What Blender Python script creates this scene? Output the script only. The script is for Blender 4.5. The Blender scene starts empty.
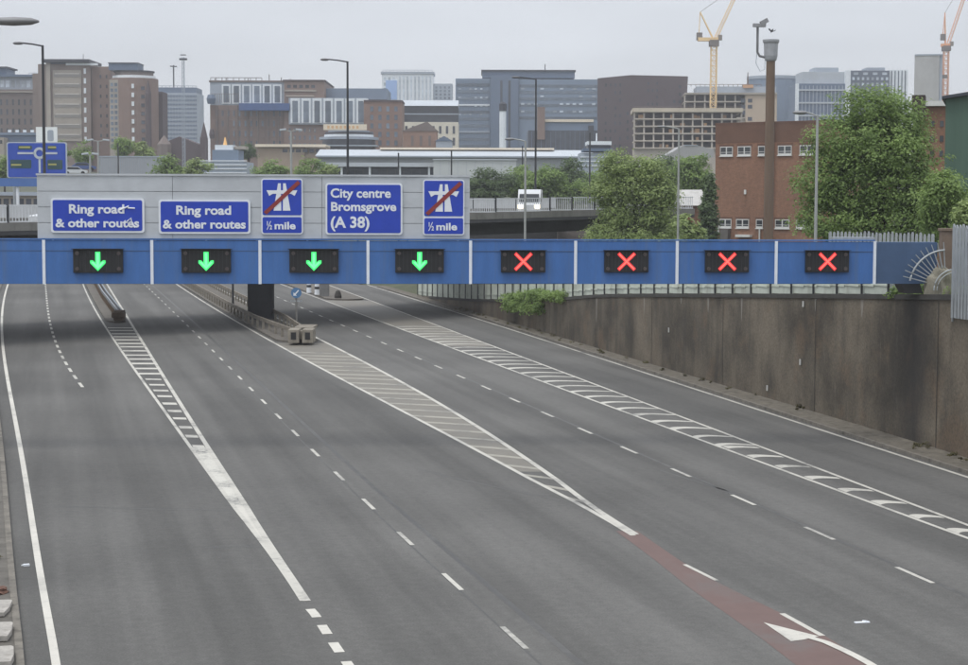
import bpy, bmesh, math, random
import numpy as np
from math import pi, sin, cos, tan, atan, atan2, sqrt, radians
from mathutils import Vector, Matrix

random.seed(11)
rng = np.random.default_rng(5)
SC = bpy.context.scene
COL = SC.collection

# ------------------------------------------------------------------ camera
F = 1800.0            # focal length in photo pixels (photo is 968 x 665)
HC = 9.3              # height of the footbridge parapet the picture was taken from
PITCH = atan((332.5 - 203.0) / F)
ROLL = radians(0.17)
RC = Matrix.Rotation(pi / 2 - PITCH, 3, 'X') @ Matrix.Rotation(ROLL, 3, 'Z')
cam = bpy.data.cameras.new('camera')
camo = bpy.data.objects.new('camera', cam)
COL.objects.link(camo)
camo.location = (0, 0, HC)
camo.rotation_euler = RC.to_euler()
cam.sensor_fit = 'HORIZONTAL'
cam.sensor_width = 36.0
cam.lens = F / 968.0 * 36.0
cam.clip_start = 0.5
cam.clip_end = 12000
SC.camera = camo

# ------------------------------------------------------------------ sky and sun (overcast noon)
SUN_EL, SUN_AZ = radians(66), radians(226)
world = bpy.data.worlds.new('World')
SC.world = world
world.use_nodes = True
nt = world.node_tree
for n in list(nt.nodes):
    nt.nodes.remove(n)
out = nt.nodes.new('ShaderNodeOutputWorld')
bg = nt.nodes.new('ShaderNodeBackground')
bg.inputs['Strength'].default_value = 0.1
sky = nt.nodes.new('ShaderNodeTexSky')
sky.sky_type = 'NISHITA'
sky.sun_disc = False
sky.sun_elevation = SUN_EL
sky.sun_rotation = SUN_AZ
tc = nt.nodes.new('ShaderNodeTexCoord')
sep = nt.nodes.new('ShaderNodeSeparateXYZ')
nt.links.new(tc.outputs['Generated'], sep.inputs[0])
mr = nt.nodes.new('ShaderNodeMapRange')          # overcast sky: brighter towards the zenith
mr.inputs['From Min'].default_value = 0.0
mr.inputs['From Max'].default_value = 1.0
mr.inputs['To Min'].default_value = 7.6
mr.inputs['To Max'].default_value = 15.0
nt.links.new(sep.outputs['Z'], mr.inputs['Value'])
mp = nt.nodes.new('ShaderNodeMapping')
mp.inputs['Scale'].default_value = (1.6, 1.6, 7.0)
nt.links.new(tc.outputs['Generated'], mp.inputs['Vector'])
nz = nt.nodes.new('ShaderNodeTexNoise')
nz.inputs['Scale'].default_value = 2.2
nz.inputs['Detail'].default_value = 5
nt.links.new(mp.outputs[0], nz.inputs['Vector'])
mr2 = nt.nodes.new('ShaderNodeMapRange')
mr2.inputs['From Min'].default_value = 0.3
mr2.inputs['From Max'].default_value = 0.7
mr2.inputs['To Min'].default_value = 0.88
mr2.inputs['To Max'].default_value = 1.10
nt.links.new(nz.outputs['Fac'], mr2.inputs['Value'])
mul = nt.nodes.new('ShaderNodeMath'); mul.operation = 'MULTIPLY'
nt.links.new(mr.outputs[0], mul.inputs[0]); nt.links.new(mr2.outputs[0], mul.inputs[1])
vm = nt.nodes.new('ShaderNodeVectorMath'); vm.operation = 'SCALE'
vm.inputs[0].default_value = (0.95, 0.99, 1.055)
nt.links.new(mul.outputs[0], vm.inputs['Scale'])
mixc = nt.nodes.new('ShaderNodeMix'); mixc.data_type = 'RGBA'
mixc.inputs['Factor'].default_value = 0.92
nt.links.new(sky.outputs[0], mixc.inputs['A']); nt.links.new(vm.outputs[0], mixc.inputs['B'])
nt.links.new(mixc.outputs['Result'], bg.inputs['Color'])
nt.links.new(bg.outputs[0], out.inputs['Surface'])

sl = bpy.data.lights.new('sun', 'SUN')
sl.energy = 1.5
sl.angle = radians(24)
sl.color = (1.0, 0.97, 0.92)
so = bpy.data.objects.new('sun', sl)
COL.objects.link(so)
sd = Vector((sin(SUN_AZ) * cos(SUN_EL), cos(SUN_AZ) * cos(SUN_EL), sin(SUN_EL)))
so.rotation_euler = sd.to_track_quat('Z', 'Y').to_euler()
so.location = (0, -40, 120)

SC.view_settings.view_transform = 'Standard'
SC.view_settings.look = 'None'
SC.view_settings.exposure = 0.0
SC.view_settings.gamma = 1.0
SC.view_settings.use_curve_mapping = False
SC.cycles.volume_bounces = 0
SC.cycles.max_bounces = 6
SC.cycles.transparent_max_bounces = 8

# ------------------------------------------------------------------ measuring helpers
def ray(px, py):
    return RC @ Vector(((px - 484.0) / F, (332.5 - py) / F, -1.0))
def at(px, py, Y):
    d = ray(px, py); t = Y / d.y
    return Vector((d.x * t, Y, HC + d.z * t))
def gnd(px, py, z=0.0):
    d = ray(px, py); t = (z - HC) / d.z
    return Vector((d.x * t, d.y * t, z))
def lin(c):
    c = c / 255.0
    return c / 12.92 if c <= 0.04045 else ((c + 0.055) / 1.055) ** 2.4
def rgb(r, g, b, k=1.0):
    return (min(lin(r) * k, 0.85), min(lin(g) * k, 0.85), min(lin(b) * k, 0.85))
def V(r, g, b):             # base colour of an upright face that reads (r, g, b) under this sky
    return rgb(r, g, b, 1.22)
def hill(Y):
    return float(np.interp(Y, [0, 236, 264, 300, 600, 900, 1300, 4500], [-0.4, -0.4, 7.5, 10, 19, 27, 31, 30]))

# ------------------------------------------------------------------ materials
def base_mat(name):
    m = bpy.data.materials.new(name); m.use_nodes = True
    n = m.node_tree.nodes; b = n['Principled BSDF']
    return m, m.node_tree, n, b
def link(t, a, b): t.links.new(a, b)
def noise(t, vec, scale, detail=5, rough=0.55):
    n = t.nodes.new('ShaderNodeTexNoise')
    n.inputs['Scale'].default_value = scale; n.inputs['Detail'].default_value = detail
    n.inputs['Roughness'].default_value = rough
    t.links.new(vec, n.inputs['Vector'])
    return n.outputs['Fac']
def mapping(t, scale=(1, 1, 1), rotz=0.0, src='Object'):
    c = t.nodes.new('ShaderNodeTexCoord'); m = t.nodes.new('ShaderNodeMapping')
    m.inputs['Scale'].default_value = scale; m.inputs['Rotation'].default_value = (0, 0, rotz)
    t.links.new(c.outputs[src], m.inputs['Vector'])
    return m.outputs[0]
def rng_map(t, v, a, b, c, d):
    n = t.nodes.new('ShaderNodeMapRange')
    for k, x in zip(('From Min', 'From Max', 'To Min', 'To Max'), (a, b, c, d)):
        n.inputs[k].default_value = x
    t.links.new(v, n.inputs['Value'])
    return n.outputs[0]
def mixrgb(t, fac, a, b, mode='MIX'):
    n = t.nodes.new('ShaderNodeMix'); n.data_type = 'RGBA'; n.blend_type = mode
    for sock, x in (('Factor', fac), ('A', a), ('B', b)):
        if isinstance(x, (int, float)): n.inputs[sock].default_value = x
        elif isinstance(x, tuple): n.inputs[sock].default_value = (*x[:3], 1.0)
        else: t.links.new(x, n.inputs[sock])
    return n.outputs['Result']
def scalec(t, col, fac):
    n = t.nodes.new('ShaderNodeVectorMath'); n.operation = 'SCALE'
    if isinstance(col, tuple): n.inputs[0].default_value = col[:3]
    else: t.links.new(col, n.inputs[0])
    t.links.new(fac, n.inputs['Scale'])
    return n.outputs[0]
def bump(t, b, h, strength=0.3, dist=0.02):
    n = t.nodes.new('ShaderNodeBump')
    n.inputs['Strength'].default_value = strength; n.inputs['Distance'].default_value = dist
    t.links.new(h, n.inputs['Height']); t.links.new(n.outputs[0], b.inputs['Normal'])
MC = {}
def M(name, col, rough=0.75, var=0.16, scale=1.2, stretch=(1, 1, 1), metal=0.0, bumps=0.0, dirt=None, dirt_amt=0.5):
    if name in MC: return MC[name]
    m, t, n, b = base_mat(name)
    v = mapping(t, stretch)
    f1 = noise(t, v, scale, 6)
    f2 = noise(t, v, scale * 9, 3)
    s = t.nodes.new('ShaderNodeMath'); s.operation = 'MULTIPLY_ADD'
    t.links.new(f2, s.inputs[0]); s.inputs[1].default_value = 0.4
    t.links.new(f1, s.inputs[2])
    k = rng_map(t, s.outputs[0], 0.4, 1.0, 1 - var, 1 + var)
    c = scalec(t, col, k)
    if dirt:
        v2 = mapping(t, (stretch[0] * 1.0, stretch[1], stretch[2] * 0.25))
        f3 = noise(t, v2, scale * 1.7, 5)
        c = mixrgb(t, rng_map(t, f3, 0.52, 0.75, 0.0, dirt_amt), c, dirt)
    t.links.new(c, b.inputs['Base Color'])
    b.inputs['Roughness'].default_value = rough
    b.inputs['Metallic'].default_value = metal
    if bumps: bump(t, b, f2, bumps)
    MC[name] = m
    return m
def glass(name, col, rough=0.15):
    if name in MC: return MC[name]
    m, t, n, b = base_mat(name)
    f = noise(t, mapping(t, (1, 1, 1)), 0.35, 3)
    oi = t.nodes.new('ShaderNodeObjectInfo')      # each pane is tinted and curtained differently
    c = scalec(t, col, rng_map(t, f, 0.3, 0.7, 0.7, 1.3))
    t.links.new(scalec(t, c, rng_map(t, oi.outputs['Random'], 0, 1, 0.65, 1.4)), b.inputs['Base Color'])
    b.inputs['Roughness'].default_value = rough
    b.inputs['Specular IOR Level'].default_value = 0.6
    MC[name] = m
    return m
def emit(name, col, strength):
    m, t, n, b = base_mat(name)
    b.inputs['Base Color'].default_value = (*[x * 0.3 for x in col], 1)
    b.inputs['Emission Color'].default_value = (*col, 1)
    b.inputs['Emission Strength'].default_value = strength
    return m

# the direction the road runs (it heads a little left of the camera axis)
RD = atan2(-434.0, 1800.0)      # angle of the road from +Y, towards +X positive
def road_mat():
    m, t, n, b = base_mat('asphalt')
    vr = mapping(t, (1, 1, 1), RD)          # rotates so that local Y runs along the road
    # mapping for long streaks
    ms = t.nodes.new('ShaderNodeMapping'); ms.inputs['Scale'].default_value = (0.55, 0.016, 1)
    t.links.new(vr, ms.inputs['Vector'])
    streak = noise(t, ms.outputs[0], 1.0, 4, 0.5)
    ms2 = t.nodes.new('ShaderNodeMapping'); ms2.inputs['Scale'].default_value = (2.2, 0.03, 1)
    t.links.new(vr, ms2.inputs['Vector'])
    streak2 = noise(t, ms2.outputs[0], 1.0, 4, 0.6)
    patch = noise(t, vr, 0.09, 5, 0.55)
    grain = noise(t, vr, 22.0, 3, 0.7)
    grain2 = noise(t, vr, 4.0, 4, 0.7)
    # resurfaced lengths: big squarish cells of slightly different tone
    ms3 = t.nodes.new('ShaderNodeMapping'); ms3.inputs['Scale'].default_value = (0.13, 0.022, 1)
    t.links.new(vr, ms3.inputs['Vector'])
    vo = t.nodes.new('ShaderNodeTexVoronoi'); vo.distance = 'CHEBYCHEV'; vo.inputs['Scale'].default_value = 1.0
    t.links.new(ms3.outputs[0], vo.inputs['Vector'])
    sc = t.nodes.new('ShaderNodeSeparateColor'); t.links.new(vo.outputs['Color'], sc.inputs[0])
    col = (0.110, 0.1075, 0.1015)
    c = scalec(t, col, rng_map(t, streak, 0.38, 0.62, 0.81, 1.15))
    c = scalec(t, c, rng_map(t, streak2, 0.36, 0.64, 0.955, 1.045))
    c = scalec(t, c, rng_map(t, patch, 0.36, 0.64, 0.87, 1.12))
    c = scalec(t, c, rng_map(t, sc.outputs[0], 0.0, 1.0, 0.955, 1.045))
    c = scalec(t, c, rng_map(t, grain2, 0.3, 0.7, 0.87, 1.13))
    c = scalec(t, c, rng_map(t, grain, 0.25, 0.75, 0.7, 1.3))
    # fine tar-sealed joints
    ms4 = t.nodes.new('ShaderNodeMapping'); ms4.inputs['Scale'].default_value = (0.12, 0.035, 1)
    t.links.new(vr, ms4.inputs['Vector'])
    nv = t.nodes.new('ShaderNodeTexNoise'); nv.inputs['Scale'].default_value = 1.5; nv.inputs['Detail'].default_value = 4
    t.links.new(ms4.outputs[0], nv.inputs['Vector'])
    ad = t.nodes.new('ShaderNodeVectorMath'); ad.operation = 'MULTIPLY_ADD'
    t.links.new(nv.outputs['Color'], ad.inputs[0]); ad.inputs[1].default_value = (0.35, 0.35, 0); t.links.new(ms4.outputs[0], ad.inputs[2])
    vo2 = t.nodes.new('ShaderNodeTexVoronoi'); vo2.feature = 'DISTANCE_TO_EDGE'; vo2.inputs['Scale'].default_value = 1.0
    t.links.new(ad.outputs[0], vo2.inputs['Vector'])
    c = mixrgb(t, rng_map(t, vo2.outputs['Distance'], 0.0, 0.004, 0.10, 0.0), c, (0.05, 0.05, 0.05))
    t.links.new(c, b.inputs['Base Color'])
    b.inputs['Roughness'].default_value = 0.82
    b.inputs['Specular IOR Level'].default_value = 0.3
    bump(t, b, grain, 0.25, 0.01)
    return m
def paint_mat(name, col, wear=0.5, under=(0.11, 0.11, 0.108), fine=2.5):
    m, t, n, b = base_mat(name)
    v = mapping(t, (1, 1, 1), RD)
    f = noise(t, v, fine, 6, 0.75)
    f2 = noise(t, v, 0.35, 3)
    s = t.nodes.new('ShaderNodeMath'); s.operation = 'ADD'
    t.links.new(f, s.inputs[0]); t.links.new(f2, s.inputs[1])
    k = rng_map(t, s.outputs[0], 1.0 - 0.0, 1.35, 0.0, wear)
    c = scalec(t, col, rng_map(t, f, 0.3, 0.7, 0.85, 1.08))
    c = mixrgb(t, k, c, under)
    t.links.new(c, b.inputs['Base Color'])
    b.inputs['Roughness'].default_value = 0.6
    return m
def wall_mat():
    m, t, n, b = base_mat('stained_concrete')
    v1 = mapping(t, (0.26, 0.26, 0.22)); v2 = mapping(t, (0.9, 0.9, 0.20)); v3 = mapping(t, (1, 1, 1))
    s1 = noise(t, v1, 1.0, 6, 0.6); s2 = noise(t, v2, 1.0, 5, 0.6); s3 = noise(t, v3, 0.5, 6, 0.6); s4 = noise(t, v3, 9, 4, 0.7)
    c = scalec(t, (0.116, 0.097, 0.072), rng_map(t, s1, 0.36, 0.64, 0.52, 1.52))
    c = mixrgb(t, rng_map(t, s2, 0.50, 0.66, 0, 0.45), c, (0.040, 0.036, 0.031))
    v4 = mapping(t, (2.8, 2.8, 0.30)); s5 = noise(t, v4, 1.0, 8, 0.72)
    c = mixrgb(t, rng_map(t, s5, 0.57, 0.72, 0, 0.42), c, (0.19, 0.17, 0.142))
    c = mixrgb(t, rng_map(t, s3, 0.54, 0.68, 0, 0.5), c, (0.155, 0.105, 0.066))
    c = scalec(t, c, rng_map(t, s4, 0.3, 0.7, 0.70, 1.30))
    # dark streak below the gantry bracket: a stain with the bracket's shade painted in
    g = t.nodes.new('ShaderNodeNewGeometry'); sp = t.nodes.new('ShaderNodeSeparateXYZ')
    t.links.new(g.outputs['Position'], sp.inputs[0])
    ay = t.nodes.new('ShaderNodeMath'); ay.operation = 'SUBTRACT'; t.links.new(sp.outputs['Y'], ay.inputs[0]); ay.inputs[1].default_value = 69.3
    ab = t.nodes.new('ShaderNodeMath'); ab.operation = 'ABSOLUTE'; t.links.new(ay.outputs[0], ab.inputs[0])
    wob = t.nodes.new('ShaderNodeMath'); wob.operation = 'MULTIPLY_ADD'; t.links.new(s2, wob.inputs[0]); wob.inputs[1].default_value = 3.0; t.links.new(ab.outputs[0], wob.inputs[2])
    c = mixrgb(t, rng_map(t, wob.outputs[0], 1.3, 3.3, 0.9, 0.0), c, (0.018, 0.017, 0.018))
    t.links.new(c, b.inputs['Base Color'])
    b.inputs['Roughness'].default_value = 0.9
    bump(t, b, s4, 0.4, 0.02)
    return m
def brick_mat(name, c1, c2, mortar, scale=1.0):
    m, t, n, b = base_mat(name)
    c = t.nodes.new('ShaderNodeTexCoord'); sp = t.nodes.new('ShaderNodeSeparateXYZ'); t.links.new(c.outputs['Object'], sp.inputs[0])
    a = t.nodes.new('ShaderNodeMath'); a.operation = 'ADD'; t.links.new(sp.outputs['X'], a.inputs[0]); t.links.new(sp.outputs['Y'], a.inputs[1])
    cb = t.nodes.new('ShaderNodeCombineXYZ'); t.links.new(a.outputs[0], cb.inputs['X']); t.links.new(sp.outputs['Z'], cb.inputs['Y'])
    br = t.nodes.new('ShaderNodeTexBrick')
    br.inputs['Color1'].default_value = (*c1, 1); br.inputs['Color2'].default_value = (*c2, 1); br.inputs['Mortar'].default_value = (*mortar, 1)
    br.inputs['Scale'].default_value = scale
    br.inputs['Brick Width'].default_value = 0.225; br.inputs['Row Height'].default_value = 0.075; br.inputs['Mortar Size'].default_value = 0.008
    t.links.new(cb.outputs[0], br.inputs['Vector'])
    v = mapping(t, (1, 1, 0.35)); f = noise(t, v, 0.35, 6, 0.6)
    f2 = noise(t, mapping(t, (1, 1, 1)), 2.5, 4)
    k = scalec(t, br.outputs['Color'], rng_map(t, f, 0.3, 0.7, 0.8, 1.2))
    k = scalec(t, k, rng_map(t, f2, 0.3, 0.7, 0.88, 1.12))
    t.links.new(k, b.inputs['Base Color']); b.inputs['Roughness'].default_value = 0.9
    return m
def leaf_mat(name, dark, light):
    if name in MC: return MC[name]
    m, t, n, b = base_mat(name)
    g = t.nodes.new('ShaderNodeNewGeometry')
    v = mapping(t, (1, 1, 1)); f = noise(t, v, 0.8, 4)
    f = rng_map(t, f, 0.36, 0.64, 0.0, 1.0)
    s = t.nodes.new('ShaderNodeMath'); s.operation = 'MULTIPLY_ADD'
    t.links.new(g.outputs['Random Per Island'], s.inputs[0]); s.inputs[1].default_value = 0.5; t.links.new(f, s.inputs[2])
    c = mixrgb(t, rng_map(t, s.outputs[0], -0.1, 1.55, 0, 1), dark, light)
    t.links.new(c, b.inputs['Base Color']); b.inputs['Roughness'].default_value = 0.6
    b.inputs['Specular IOR Level'].default_value = 0.3
    tr = t.nodes.new('ShaderNodeBsdfTranslucent'); t.links.new(c, tr.inputs['Color'])
    mx = t.nodes.new('ShaderNodeMixShader'); mx.inputs[0].default_value = 0.42
    t.links.new(b.outputs[0], mx.inputs[1]); t.links.new(tr.outputs[0], mx.inputs[2])
    t.links.new(mx.outputs[0], n['Material Output'].inputs['Surface'])
    MC[name] = m
    return m

# ------------------------------------------------------------------ mesh helpers
class MB:
    def __init__(self): self.v = []; self.f = []
    def poly(self, pts):
        i = len(self.v); self.v += [tuple(p) for p in pts]; self.f.append(tuple(range(i, i + len(pts)))); return self
    def box(self, x0, x1, y0, y1, z0, z1):
        i = len(self.v)
        self.v += [(x, y, z) for z in (z0, z1) for y in (y0, y1) for x in (x0, x1)]
        for q in ((0, 1, 3, 2), (4, 5, 7, 6), (0, 1, 5, 4), (2, 3, 7, 6), (0, 2, 6, 4), (1, 3, 7, 5)):
            self.f.append(tuple(i + k for k in q))
        return self
    def obox(self, c, s, rz=0.0, tilt=0.0):
        i = len(self.v); R = Matrix.Rotation(rz, 3, 'Z') @ Matrix.Rotation(tilt, 3, 'Y')
        for z in (-.5, .5):
            for y in (-.5, .5):
                for x in (-.5, .5):
                    p = R @ Vector((x * s[0], y * s[1], z * s[2])) + Vector(c); self.v.append(tuple(p))
        for q in ((0, 1, 3, 2), (4, 5, 7, 6), (0, 1, 5, 4), (2, 3, 7, 6), (0, 2, 6, 4), (1, 3, 7, 5)):
            self.f.append(tuple(i + k for k in q))
        return self
    def _prism(self, A, B):
        i = len(self.v); n = len(A); self.v += [tuple(p) for p in A] + [tuple(p) for p in B]
        self.f.append(tuple(range(i, i + n))); self.f.append(tuple(range(i + n, i + 2 * n)))
        for k in range(n):
            j = (k + 1) % n; self.f.append((i + k, i + j, i + n + j, i + n + k))
        return self
    def pxz(self, pts, y0, y1): return self._prism([(x, y0, z) for x, z in pts], [(x, y1, z) for x, z in pts])
    def pxy(self, pts, z0, z1): return self._prism([(x, y, z0) for x, y in pts], [(x, y, z1) for x, y in pts])
    def pyz(self, pts, x0, x1): return self._prism([(x0, y, z) for y, z in pts], [(x1, y, z) for y, z in pts])
    def tube(self, pts, r, n=8, cap=True):
        pts = [Vector(p) for p in pts]; rr = r if isinstance(r, (list, tuple)) else [r] * len(pts)
        i0 = len(self.v)
        for k, p in enumerate(pts):
            d = (pts[min(k + 1, len(pts) - 1)] - pts[max(k - 1, 0)]).normalized()
            u = d.cross(Vector((0, 0, 1))) if abs(d.z) < 0.95 else d.cross(Vector((1, 0, 0)))
            u.normalize(); w = d.cross(u)
            for a in range(n):
                an = 2 * pi * a / n; self.v.append(tuple(p + (u * cos(an) + w * sin(an)) * rr[k]))
        for k in range(len(pts) - 1):
            for a in range(n):
                b = (a + 1) % n; o = i0 + k * n
                self.f.append((o + a, o + b, o + n + b, o + n + a))
        if cap:
            self.f.append(tuple(range(i0, i0 + n))); self.f.append(tuple(range(i0 + (len(pts) - 1) * n, i0 + len(pts) * n)))
        return self
    def lathe(self, prof, n=16, c=(0, 0, 0)):       # prof: list of (r, z)
        i0 = len(self.v)
        for r, z in prof:
            for a in range(n):
                an = 2 * pi * a / n; self.v.append((c[0] + r * cos(an), c[1] + r * sin(an), c[2] + z))
        for k in range(len(prof) - 1):
            for a in range(n):
                b = (a + 1) % n; o = i0 + k * n
                self.f.append((o + a, o + b, o + n + b, o + n + a))
        self.f.append(tuple(range(i0, i0 + n))); self.f.append(tuple(range(i0 + (len(prof) - 1) * n, i0 + len(prof) * n)))
        return self
    def mesh(self, name, mat, smooth=False, bevel=0.0):
        me = bpy.data.meshes.new(name); me.from_pydata(self.v, [], self.f)
        bm = bmesh.new(); bm.from_mesh(me); bmesh.ops.recalc_face_normals(bm, faces=bm.faces)
        if bevel:
            bmesh.ops.bevel(bm, geom=list(bm.edges), offset=bevel, segments=2, affect='EDGES', profile=0.6)
        bm.to_mesh(me); bm.free()
        if mat: me.materials.append(mat)
        if smooth:
            for p in me.polygons: p.use_smooth = True
        return me
    def build(self, name, mat, parent=None, smooth=False, bevel=0.0):
        return obj(name, self.mesh(name, mat, smooth, bevel), parent)
def obj(name, me, parent=None):
    o = bpy.data.objects.new(name, me); COL.objects.link(o)
    if parent: o.parent = parent
    return o
def thing(name, label, cat, loc=(0, 0, 0), rz=0.0, group=None):
    o = bpy.data.objects.new(name, None); COL.objects.link(o)
    o.empty_display_size = 0.3
    o.location = loc; o.rotation_euler = (0, 0, rz)
    return tag(o, label, cat, group)
def tag(o, label=None, cat=None, group=None, kind=None):
    if label: o['label'] = label
    if cat: o['category'] = cat
    if group: o['group'] = group
    if kind: o['kind'] = kind
    return o
def struct(name, mb, mat, label=None, smooth=False):
    o = mb.build(name, mat, None, smooth); o['kind'] = 'structure'
    if label: o['label'] = label
    return o
def copy_tree(o, parent=None):
    c = o.copy(); COL.objects.link(c)
    if parent: c.parent = parent
    for ch in list(o.children): copy_tree(ch, c)
    return c
def smooth_line(pts, step=1.5):
    """Catmull-Rom through 2-D/3-D points, resampled."""
    P = [Vector(p) for p in pts]; P = [2 * P[0] - P[1]] + P + [2 * P[-1] - P[-2]]
    outp = []
    for i in range(1, len(P) - 2):
        L = (P[i + 1] - P[i]).length; n = max(1, int(L / step))
        for k in range(n):
            t = k / n
            outp.append(0.5 * ((2 * P[i]) + (P[i + 1] - P[i - 1]) * t + (2 * P[i - 1] - 5 * P[i] + 4 * P[i + 1] - P[i + 2]) * t * t + (3 * P[i] - P[i - 1] - 3 * P[i + 1] + P[i + 2]) * t ** 3))
    outp.append(P[-2]); return outp
def gl(pix, step=1.5, deg=None):
    """a ground line from measured positions, fitted with a low-order curve so that it runs fair"""
    if deg:
        a = np.array(pix, float); t = a[:, 1]; y = np.geomspace(t.min() - 190, t.max() - 190, 40)[::-1] + 190
        c = np.polyfit((t - 400) / 100, a[:, 0], deg); pix = list(zip(np.polyval(c, (y - 400) / 100), y))
    return smooth_line([gnd(*q) for q in pix], step)
def offset(line, d):
    o = []
    for i, p in enumerate(line):
        t = line[min(i + 1, len(line) - 1)] - line[max(i - 1, 0)]; t.z = 0; t.normalize()
        o.append(p + Vector((t.y, -t.x, 0)) * d)
    return o
def ribbon(mb, line, w, z):
    a, b = offset(line, -w / 2), offset(line, w / 2)
    for i in range(len(line) - 1):
        mb.poly([(a[i].x, a[i].y, z), (b[i].x, b[i].y, z), (b[i + 1].x, b[i + 1].y, z), (a[i + 1].x, a[i + 1].y, z)])
def sub_line(line, s0, s1):
    """piece of a polyline between arc lengths s0 and s1"""
    o = []; s = 0
    for i in range(len(line) - 1):
        L = (line[i + 1] - line[i]).length
        for sv in (s0, s1):
            pass
        if s + L >= s0 and s <= s1:
            t0 = max(0, (s0 - s) / L); t1 = min(1, (s1 - s) / L)
            if not o: o.append(line[i].lerp(line[i + 1], t0))
            o.append(line[i].lerp(line[i + 1], t1))
        s += L
    return o
def length(line): return sum((line[i + 1] - line[i]).length for i in range(len(line) - 1))
def dashes(mb, line, mark, pitch, w, z, start=0.0):
    s = start; L = length(line)
    while s + mark < L:
        q = sub_line(line, s, s + mark)
        if len(q) > 1: ribbon(mb, q, w, z)
        s += pitch
def xat(line):
    ys = np.array([p.y for p in line]); xs = np.array([p.x for p in line]); o = np.argsort(ys)
    return lambda y: float(np.interp(y, ys[o], xs[o]))
def rrect(x0, x1, z0, z1, r, n=5):
    o = []
    for cx, cz, a0 in ((x1 - r, z1 - r, 0), (x0 + r, z1 - r, 90), (x0 + r, z0 + r, 180), (x1 - r, z0 + r, 270)):
        for k in range(n + 1):
            a = radians(a0 + 90 * k / n); o.append((cx + r * cos(a), cz + r * sin(a)))
    return o
def text_mesh(s, size, mat, bold=0.0, depth=0.006):
    cu = bpy.data.curves.new('t', 'FONT'); cu.body = s; cu.size = size; cu.offset = bold; cu.extrude = depth; cu.resolution_u = 3
    o = bpy.data.objects.new('t', cu); COL.objects.link(o)
    dg = bpy.context.evaluated_depsgraph_get(); dg.update()
    me = bpy.data.meshes.new_from_object(o.evaluated_get(dg))
    bpy.data.objects.remove(o); bpy.data.curves.remove(cu)
    xs = [v.co.x for v in me.vertices]; 
    for v in me.vertices: v.co = Vector((v.co.x, -v.co.z, v.co.y))
    me.materials.clear(); me.materials.append(mat)
    return me, min(xs), max(xs)
def fit_text(s, x0, x1, z0, zx, mat, parent, y, bold=0.0, name='lettering'):
    """lettering whose capitals stand on z0 with height zx and which runs from x0 to x1"""
    size = zx / 0.73
    me, a, b = text_mesh(s, size, mat, bold * zx)
    k = (x1 - x0) / (b - a)
    for v in me.vertices: v.co.x = (v.co.x - a) * k
    me.name = name
    o = obj(name, me, parent); o.location = (x0, y, z0)
    return o
# ------------------------------------------------------------------ palette
ASPH = road_mat()
PAINT = paint_mat('worn_white_paint', (0.54, 0.52, 0.465), 1.0)
PAINT_THICK = paint_mat('fresh_white_paint', (0.60, 0.575, 0.515), 0.6)
PAINT_OLD = paint_mat('faded_paint', (0.34, 0.32, 0.27), 1.2)
RED = paint_mat('red_surfacing', (0.138, 0.083, 0.071), 0.95, (0.118, 0.104, 0.096), 1.2)
TAN = paint_mat('dusty_island_surface', (0.185, 0.170, 0.142), 0.6, (0.12, 0.115, 0.11), 1.2)
KERB = M('kerb_concrete', (0.17, 0.155, 0.132), 0.9, 0.35, 1.6, dirt=(0.06, 0.055, 0.045), dirt_amt=0.85)
DIRT = M('verge_grit', (0.125, 0.115, 0.10), 0.95, 0.3, 0.8, dirt=(0.06, 0.055, 0.045), dirt_amt=0.8)
GRASS = M('terrain_grass', (0.085, 0.092, 0.062), 0.95, 0.35, 0.15)
CONC = M('pale_concrete', (0.30, 0.285, 0.26), 0.9, 0.2, 0.6, dirt=(0.10, 0.09, 0.08), dirt_amt=0.6)
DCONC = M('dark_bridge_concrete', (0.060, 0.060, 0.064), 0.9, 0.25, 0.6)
BLUE = M('gantry_blue', (0.052, 0.150, 0.40), 0.5, 0.16, 1.4, (1.6, 1, 0.35), dirt=(0.085, 0.150, 0.29), dirt_amt=0.7)
BLUE_D = M('gantry_blue_dull', (0.055, 0.10, 0.19), 0.7, 0.15, 1.2)  # darker, greyer blue than the fascia panels
SIGNBLUE = M('sign_blue', (0.018, 0.055, 0.44), 0.4, 0.10, 1.5)
WHITE = M('sign_white', (0.76, 0.79, 0.83), 0.5, 0.08, 2.0)
WSTRIP = M('joint_cover_white', (0.74, 0.78, 0.84), 0.5, 0.08, 2.0)
BOARD = M('board_grey', (0.49, 0.515, 0.54), 0.6, 0.10, 0.5, (1, 1, 2.5), dirt=(0.37, 0.39, 0.415), dirt_amt=0.6)
SIGNRED = M('sign_red', (0.26, 0.035, 0.03), 0.5, 0.2, 3)
BLACK = M('matt_black', (0.016, 0.016, 0.017), 0.6, 0.2, 2)
STEELD = M('dark_steel', (0.035, 0.037, 0.042), 0.5, 0.2, 2)
STEEL = M('galvanised_steel', (0.36, 0.385, 0.40), 0.45, 0.15, 2, metal=0.3, dirt=(0.22, 0.22, 0.21))
PALE = M('pale_green_fence', (0.52, 0.56, 0.49), 0.7, 0.18, 0.8, dirt=(0.26, 0.27, 0.22), dirt_amt=0.7)
RAIL = M('weathered_rail', (0.21, 0.185, 0.15), 0.8, 0.3, 1.2, dirt=(0.08, 0.065, 0.05), dirt_amt=0.8)
GREEN_ON = emit('signal_green', (0.07, 0.95, 0.22), 1.0)
GREEN_CORE = emit('signal_green_core', (0.20, 1.0, 0.42), 1.05)
RED_ON = emit('signal_red', (0.95, 0.05, 0.055), 0.95)
RED_CORE = emit('signal_red_core', (1.0, 0.20, 0.16), 1.05)
LEAF_A = leaf_mat('leaf_mid', (0.11, 0.175, 0.05), (0.34, 0.46, 0.155))
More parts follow.
